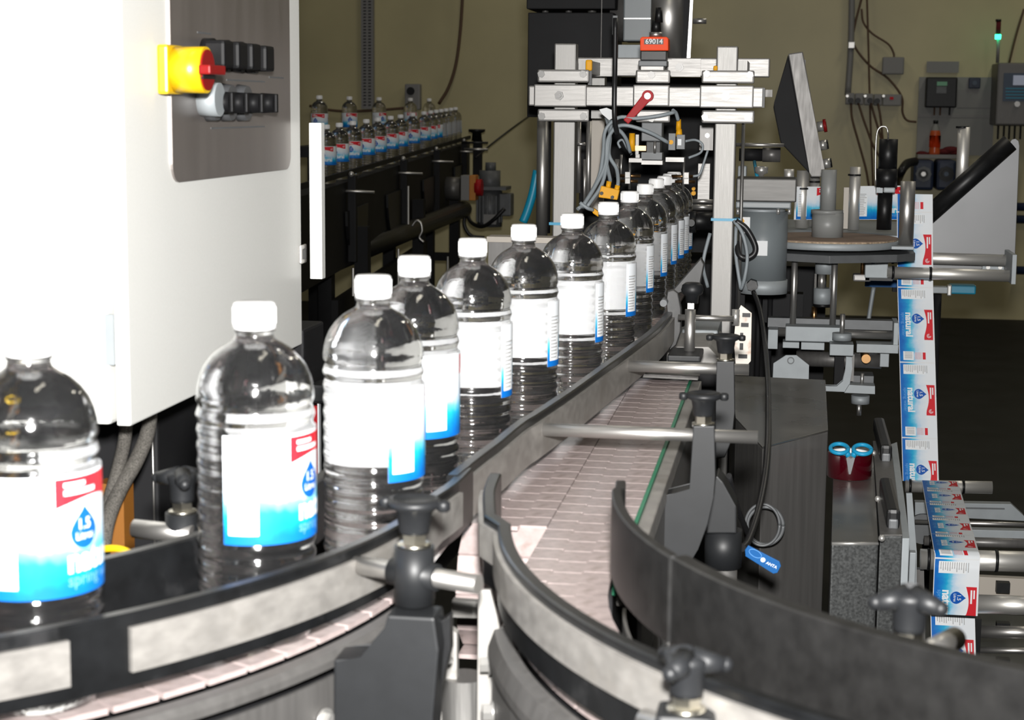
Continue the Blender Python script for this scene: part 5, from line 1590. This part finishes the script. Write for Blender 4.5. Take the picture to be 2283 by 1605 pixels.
# wire loop and blue tag
lp_c = W(1706, 1165, 2.62)
MB().tube([W(1706 + 40 * math.cos(t), 1172 + 42 * math.sin(t), 2.80) for t in [2 * PI * k / 28 for k in range(29)]], 0.0032, 8, 2).tube([W(1700 + 38 * math.cos(t), 1170 + 46 * math.sin(t), 2.795) for t in [2 * PI * k / 28 for k in range(29)]], 0.0025, 8, 2).top('wire_loop', 'grey_cast', 'coiled grey cable loop hanging on the stainless body', 'cable loop')
MB().ptube([(1625, 1060, 2.3), (1640, 1120, 2.35), (1655, 1160, 2.4), (1670, 1195, 2.45)], 0.004, 8).top('grey_lead', 'cable_black', 'dark lead running from the bracket to the cable loop', 'cable')
tg = T('blue_tag', 'blue plastic key tag with white print hanging from the power cable', 'tag', W(1698, 1280, 2.28))
MB().pp([(1661, 1226), (1668, 1216), (1738, 1252), (1741, 1262), (1733, 1277), (1724, 1279), (1662, 1240)], 2.28, 0.004, 0.0006).o('tag', 'tag_blue', tg)
mb = MB()
o = W(1707, 1256.5, 2.2795)
o2_ = W(1734, 1270, 2.2795)
dx = (o2_ - o).normalized()
dz = Vector((-dx.z, 0, dx.x))
vs, fs = text_geo('ANTA', 1.0, 0.01)
xs_ = [v[0] for v in vs]
kk = 0.0155 / (max(xs_) - min(xs_))
mb.add([o + dx * ((x - min(xs_)) * kk) + dz * (y_ * kk) for x, y_, z_ in vs], fs)
mb.cyl(W(1701, 1248, 2.2795), W(1701, 1248, 2.2795) + Vector((0, -0.0004, 0)), 0.0032, 16)
mb.o('tag_print', 'lwhite', tg)
MB().tube([W(1684 + 15 * math.cos(t) * 0.9 - 3 * math.sin(t), 1234 + 7 * math.sin(t) + 7 * math.cos(t), 2.2792) for t in [2 * PI * k / 20 for k in range(21)]], 0.0005, 6, 0).o('tag_emblem', 'lpale', tg)

# ================================================================== lower rollers
RA = UY - 0.13
lr = T('lower_rollers', 'stack of horizontal steel rollers and rods carrying the label strip at the lower right', 'rollers', (W(2150, 1500, 3.4).x, 3.5, FLOOR_Z))
hroll(lr, 2018, 2212, 1083, 1087, 14, RA + 0.03, (2029, 2148), nm='roller')
hroll(lr, 2052, 2360, 1246, 1254, 23, RBY + 0.075, (2070, 2222), nm='roller')
hroll(lr, 2176, 2360, 1346, 1352, 21, RBY + 0.02, (), nm='roller')
hroll(lr, 2156, 2178, 1345, 1346, 21.5, RBY + 0.02, (), 'spangle', 'knurled_sleeve')
hroll(lr, 2060, 2080, 1342, 1342, 10, RBY + 0.05, (), 'chrome', 'shaft_end')
hroll(lr, 2180, 2360, 1408, 1412, 14, RBY + 0.12, (), 'chrome', 'shaft')
hroll(lr, 2180, 2360, 1449, 1452, 7, RBY + 0.12, (), 'chrome', 'rod')
hroll(lr, 2040, 2360, 1163, 1172, 5, RBY + 0.5, (), 'chrome', 'rod')
hroll(lr, 2060, 2360, 1205, 1214, 11, RBY + 0.35, (2074,), 'dark_sheet', 'shaft')
MB().pb(2168, 1380, 2186, 1490, RBY + 0.10, 0.03).o('end_flange', 'black', lr)
MB().pp([(2040, 1120), (2255, 1124), (2283, 1150), (2290, 1162), (2040, 1150)], RA + 0.1, 0.03, 0.001).o('slotted_plate', 'alu', lr)
MB().pp([(2130, 1131), (2240, 1133), (2240, 1136), (2130, 1134)], RA + 0.097, 0.004).o('plate_slot', 'grey_cast', lr)
MB().pp([(2130, 1180), (2290, 1184), (2290, 1210), (2130, 1206)], RBY + 0.6, 0.03, 0.001).o('grey_beam', 'alu', lr)
MB().pcy(2058, 1180, 34, RBY + 0.56, RBY + 0.57, 32).o('round_disc', 'grey_cast', lr)
MB().pp([(2020, 1100), (2034, 1100), (2044, 1232), (2044, 1350), (2028, 1350), (2028, 1230)], RBY + 0.10, 0.01, 0.001).o('carrier_plate', 'alu', lr)
MB().pp([(2040, 1270), (2060, 1270), (2064, 1480), (2048, 1480)], RBY + 0.15, 0.02).o('rear_column', 'sheet', lr)
for yy in (1300, 1390, 1470):
    MB().pb(2222, yy, 2252, yy + 22, RBY + 0.2, 0.02).o('black_pad', 'black', lr)
MB().pb(2178, 1290, 2360, 1330, RBY + 0.28, 0.02).o('rear_band', 'beige', lr)
MB().box(W(2040, 1500, 3.6).x, W(2360, 1500, 3.6).x, 3.62, 4.0, FLOOR_Z, W(2200, 1480, 3.62).z, 0.004).o('base_box', 'spangle', lr)
MB().pp([(2076, 1365), (2176, 1370), (2176, 1376), (2076, 1371)], RBY - 0.02, 0.02).o('black_bar', 'black', lr)
# ================================================================== things on the back wall
YW = WALL_Y - 0.01
tr = T('cable_tray', 'perforated grey metal cable tray running up the olive wall', 'cable tray', (W(820, 240, YW).x, YW, W(820, 243, YW).z))
MB().pb(805, -60, 832, 243, YW - 0.05, 0.045).o('tray', 'panel_box', tr)
k = 0
yy = -40
while yy < 238:
    for x in (813, 824):
        MB().pb(x - 3, yy, x + 3, yy + 2.2, YW - 0.054, 0.003).o('slot', 'far_black', tr)
    yy += 7
sb = T('wall_socket', 'square grey wall box with a dark round outlet behind the far bottles', 'socket', (W(918, 245, YW).x, YW, W(918, 245, YW).z))
MB().pb(902, 187, 936, 245, YW - 0.08, 0.075, 0.01).o('box', 'panel_box', sb)
MB().pcy(915, 203, 9, YW - 0.09, YW - 0.07).o('outlet', 'black', sb)
MB().ptube([(690, 236, YW - .03), (740, 246, YW - .03), (790, 248, YW - .03), (850, 245, YW - .03), (902, 241, YW - .03)], 0.01, 8).top('wall_cable', 'cable_brown', 'thin brown cable sagging along the wall behind the raised bottle row', 'cable')
MB().ptube([(1033, -40, YW - .03), (1027, 60, YW - .03), (1017, 140, YW - .03), (1000, 195, YW - .03), (978, 232, YW - .03)], 0.012, 8).top('wall_cable', 'cable_brown', 'brown cable curving down the wall above the end of the far bottles', 'cable')
MB().ptube([(1060, 352, 11.2), (1100, 318, 11.4), (1150, 280, 11.6), (1190, 252, 12.2)], 0.006, 6).top('stay_wire', 'cable_black', 'thin dark stay wire slanting up from the far conveyor end', 'wire')

# sockets on the right
cn = T('wall_conduit', 'grey conduit pipe coming down the wall to the socket strip', 'pipe', (W(1895, 210, YW).x, YW, W(1895, 210, YW).z))
MB().ptube([(1900, -60, YW - .03), (1897, 100, YW - .03), (1890, 212, YW - .03)], 0.022, 10).o('pipe', 'panel_box', cn)
MB().pb(1891, 93, 1906, 108, YW - 0.07, 0.06, 0.004).o('saddle', 'bolt', cn)
ss = T('socket_strip', 'row of grey industrial wall sockets with dark plugs under the conduit', 'socket', (W(1948, 236, YW).x, YW, W(1948, 236, YW).z))
for i, (x0, x1) in enumerate(((1885, 1905), (1906, 1926), (1927, 1947), (1948, 1967), (1968, 2010))):
    MB().pb(x0, 207 + i * 0.8, x1, 233 + i * 0.8, YW - 0.06, 0.055, 0.008).o('socket_unit', 'panel_box', ss)
for x, yy in ((1897, 224), (1913, 224), (1940, 224), (1956, 225)):
    MB().pcy(x, yy, 6, YW - 0.11, YW - 0.055, 14).o('plug', 'black', ss)
for x in (1889, 1929, 1970):
    MB().pcy(x, 214, 3, YW - 0.075, YW - 0.055, 10).o('indicator', 'bolt', ss)
MB().pb(1984, 216, 1992, 222, YW - 0.066, 0.004).o('red_mark', 'lred', ss)
MB().pb(1967, 127, 2016, 166, YW - 0.06, 0.055, 0.01).top('junction_box', 'panel_box', 'flat grey junction box alone on the wall above the sockets', 'junction box')
wires = [([(1928, -30, YW - .03), (1905, 60, YW - .03), (1904, 100, YW - .03), (1938, 145, YW - .03), (1980, 175, YW - .03), (2010, 215, YW - .03), (2012, 250, YW - .03), (2022, 268, YW - .03), (2043, 272, YW - .03)], 'red brown cable winding from the ceiling past the junction box to the grey board'),
         ([(1932, -30, YW - .04), (1936, 100, YW - .04), (1939, 220, YW - .04), (1943, 330, YW - .04), (1947, 420, YW - .04)], 'straight brown cable dropping vertically across the socket strip'),
         ([(1921, 20, YW - .03), (1925, 50, YW - .03), (1945, 75, YW - .03), (1980, 98, YW - .03), (1992, 118, YW - .03), (1993, 130, YW - .03)], 'short brown cable feeding the top of the junction box'),
         ([(1897, 228, YW - .06), (1900, 265, YW - .08), (1915, 320, YW - .08), (1930, 375, YW - .08), (1938, 420, YW - .08)], 'brown lead hanging from the first socket by the conduit'),
         ([(1913, 228, YW - .06), (1930, 280, YW - .08), (1955, 340, YW - .08), (2000, 395, YW - .08), (2030, 425, YW - .08)], 'brown lead hanging from the second socket and slanting away'),
         ([(1941, 228, YW - .06), (1950, 260, YW - .08), (1962, 300, YW - .08), (1968, 330, YW - .08)], 'brown lead hanging from the third socket'),
         ([(1957, 229, YW - .06), (1962, 255, YW - .08), (1966, 290, YW - .08), (1970, 330, YW - .08)], 'brown lead hanging from the fourth socket'),
         ([(2283, 20, YW - .03), (2265, 80, YW - .03), (2250, 140, YW - .03)], 'brown cable slanting down to the wall terminal at the photo edge')]
for pts, lb in wires:
    MB().ptube(pts, 0.008, 6).top('wall_cable', 'cable_brown', lb, 'cable')
MB().pb(2066, 137, 2138, 162, YW - 0.012, 0.010).top('name_strip', 'panel_box', 'pale taped strip of paper on the wall above the grey board', 'sign')
bd = T('mounting_board', 'grey backing board on the wall carrying the black controller', 'board', (W(2130, 345, YW).x, YW, W(2130, 345, YW).z))
MB().pb(2046, 172, 2216, 346, YW - 0.03, 0.025).o('board', 'board', bd)
MB().pb(2046, 256, 2210, 262, YW - 0.034, 0.01).o('seam', 'panel_box', bd)
MB().pb(2135, 200, 2213, 240, YW - 0.036, 0.006).o('clear_pocket', 'panel_box', bd)
MB().pb(2046, 345, 2140, 353, YW - 0.22, 0.22).o('shelf', 'panel_box', bd)
dc = T('wall_controller', 'black square dosing controller with small green display on the grey board', 'controller', (W(2098, 240, YW).x, YW, W(2098, 240, YW).z))
MB().pb(2064, 172, 2134, 240, YW - 0.12, 0.09, 0.01).o('case', 'black', dc)
MB().pb(2089, 182, 2112, 191, YW - 0.125, 0.006).o('display', 'green_lcd', dc)
MB().pb(2088, 193, 2110, 208, YW - 0.125, 0.006).o('keypad', 'grey_cast', dc)
for x in (2083, 2096, 2117):
    MB().pcv(x, 240, 257, 2, YW - 0.08, 8).o('lead', 'cable_brown' if x < 2110 else 'cable_black', dc)
sq = T('wall_switch', 'small navy square switch on the upper part of the grey board', 'switch', (W(2173, 197, YW).x, YW, W(2173, 197, YW).z))
MB().pb(2160, 173, 2186, 197, YW - 0.06, 0.03, 0.006).o('plate', 'navy', sq)
MB().pcy(2173, 185, 5, YW - 0.075, YW - 0.05, 14).o('button', 'screen_blue', sq)
# drink bottle on the shelf
p = W(2083, 346, YW - 0.13)
db = T('drink_bottle', 'small plastic bottle of orange drink with black cap on the wall shelf', 'bottle', p)
MB().lathe([(0, 0), (.036, 0.002), (.038, .02), (.035, .07), (.037, .12), (.036, .15), (.028, .18), (.018, .20), (.013, .215), (0, .215)], p, 24).o('body', 'juice', db)
MB().lathe([(0.0385, .055), (.0385, .135), (.0385, .055)], p, 24).o('wrapper', 'orange', db)
MB().lathe([(.034, .152), (.029, .18), (.019, .201), (.0145, .216), (0.0145, .218)], p, 24).o('clear_neck', 'board', db)
MB().lathe([(0, .215), (.017, .215), (.017, .238), (0, .238)], p, 20).o('cap', 'black', db)
rg = MB()
for (x, yy, r) in ((2055, 342, .03), (2066, 343, .022), (2106, 338, .04), (2120, 334, .045), (2130, 340, .035)):
    rg.ball(W(x, yy, YW - 0.12), r, (1.3, 0.8, 0.55), 12)
rg.top('cloth_rag', 'red_cloth', 'crumpled dark red rag lying on the wall shelf around the drink bottle', 'rag')
# navy pumps below the shelf
for i, (x0, x1, lb) in enumerate(((2036, 2082, 'navy blue gearbox with round hub below the wall shelf'), (2088, 2132, 'navy blue pump head with dark dial beside the round gearbox'))):
    g = T('dosing_pump', lb, 'pump', (W((x0 + x1) / 2, 424, YW - 0.3).x, YW - 0.3, W(x0, 424, YW - 0.3).z))
    MB().pb(x0, 357, x1, 424, YW - 0.35, 0.3, 0.02).o('housing', 'navy', g)
    c = ((x0 + x1) / 2, 388)
    MB().pcy(c[0], c[1], 17, YW - 0.37, YW - 0.34, 8).o('cover', 'grey_cast' if i == 0 else 'black', g)
    MB().pcy(c[0], c[1], 10, YW - 0.40, YW - 0.36, 16).o('hub', 'black', g)
    MB().pcy(c[0], c[1], 5, YW - 0.42, YW - 0.38, 12).o('shaft', 'bolt' if i == 0 else 'screen_blue', g)
MB().ptube([(2040, 360, 12.2), (2022, 365, 12.1), (2008, 385, 12.0), (1998, 410, 12.3), (1990, 430, 12.2)], 0.03, 8).top('black_hose', 'cable_black', 'black hose arching from the navy gearbox down behind the web posts', 'hose')
# stack light and terminal
te = T('wall_terminal', 'stainless wall terminal with lit screen and blue keypad', 'terminal', (W(2260, 280, 12.2).x, 12.2, W(2260, 280, 12.2).z))
MB().pb(2222, 140, 2330, 280, 12.2, 0.39, 0.012).o('case', 'sheet', te)
MB().pb(2237, 163, 2325, 226, 12.19, 0.012).o('keypad', 'screen_blue', te)
MB().pb(2259, 168, 2325, 190, 12.185, 0.010).o('screen', 'screen', te)
for k in range(4):
    MB().pb(2242, 196 + k * 7, 2320, 199 + k * 7, 12.186, 0.006).o('key_row', 'hose_blue', te)
MB().pcy(2268, 232, 6, 12.17, 12.20, 14).o('button', 'bolt', te)
for x in (2225, 2238, 2250, 2262, 2275):
    MB().pcv(x, 280, 310, 2.2, 12.3, 8).o('gland_lead', 'cable_black', te)
sl = T('stack_light', 'thin signal lamp column with glowing green section and dark red top', 'signal lamp', (W(2225, 140, 12.3).x, 12.3, W(2225, 140, 12.3).z))
MB().pcv(2225, 88, 140, 3.5, 12.3).o('pole', 'panel_box', sl)
MB().pcv(2225, 77, 87, 6, 12.3).o('green_lens', 'green_lamp', sl)
MB().pcv(2226, 48, 77, 5, 12.3).o('red_lens', 'red_cloth', sl)
MB().pcv(2226, 43, 48, 6, 12.3).o('top_cap', 'black', sl)
for yy, lb in ((462, 'upper navy pipe along the wall at the photo edge'), (490, 'middle navy pipe along the wall at the photo edge'), (604, 'lowest navy pipe along the wall at the photo edge')):
    MB().pch(2266, 2400, yy, 9, YW - 0.06).top('wall_pipe', 'navy', lb, 'pipe', 'navy pipes on the wall')
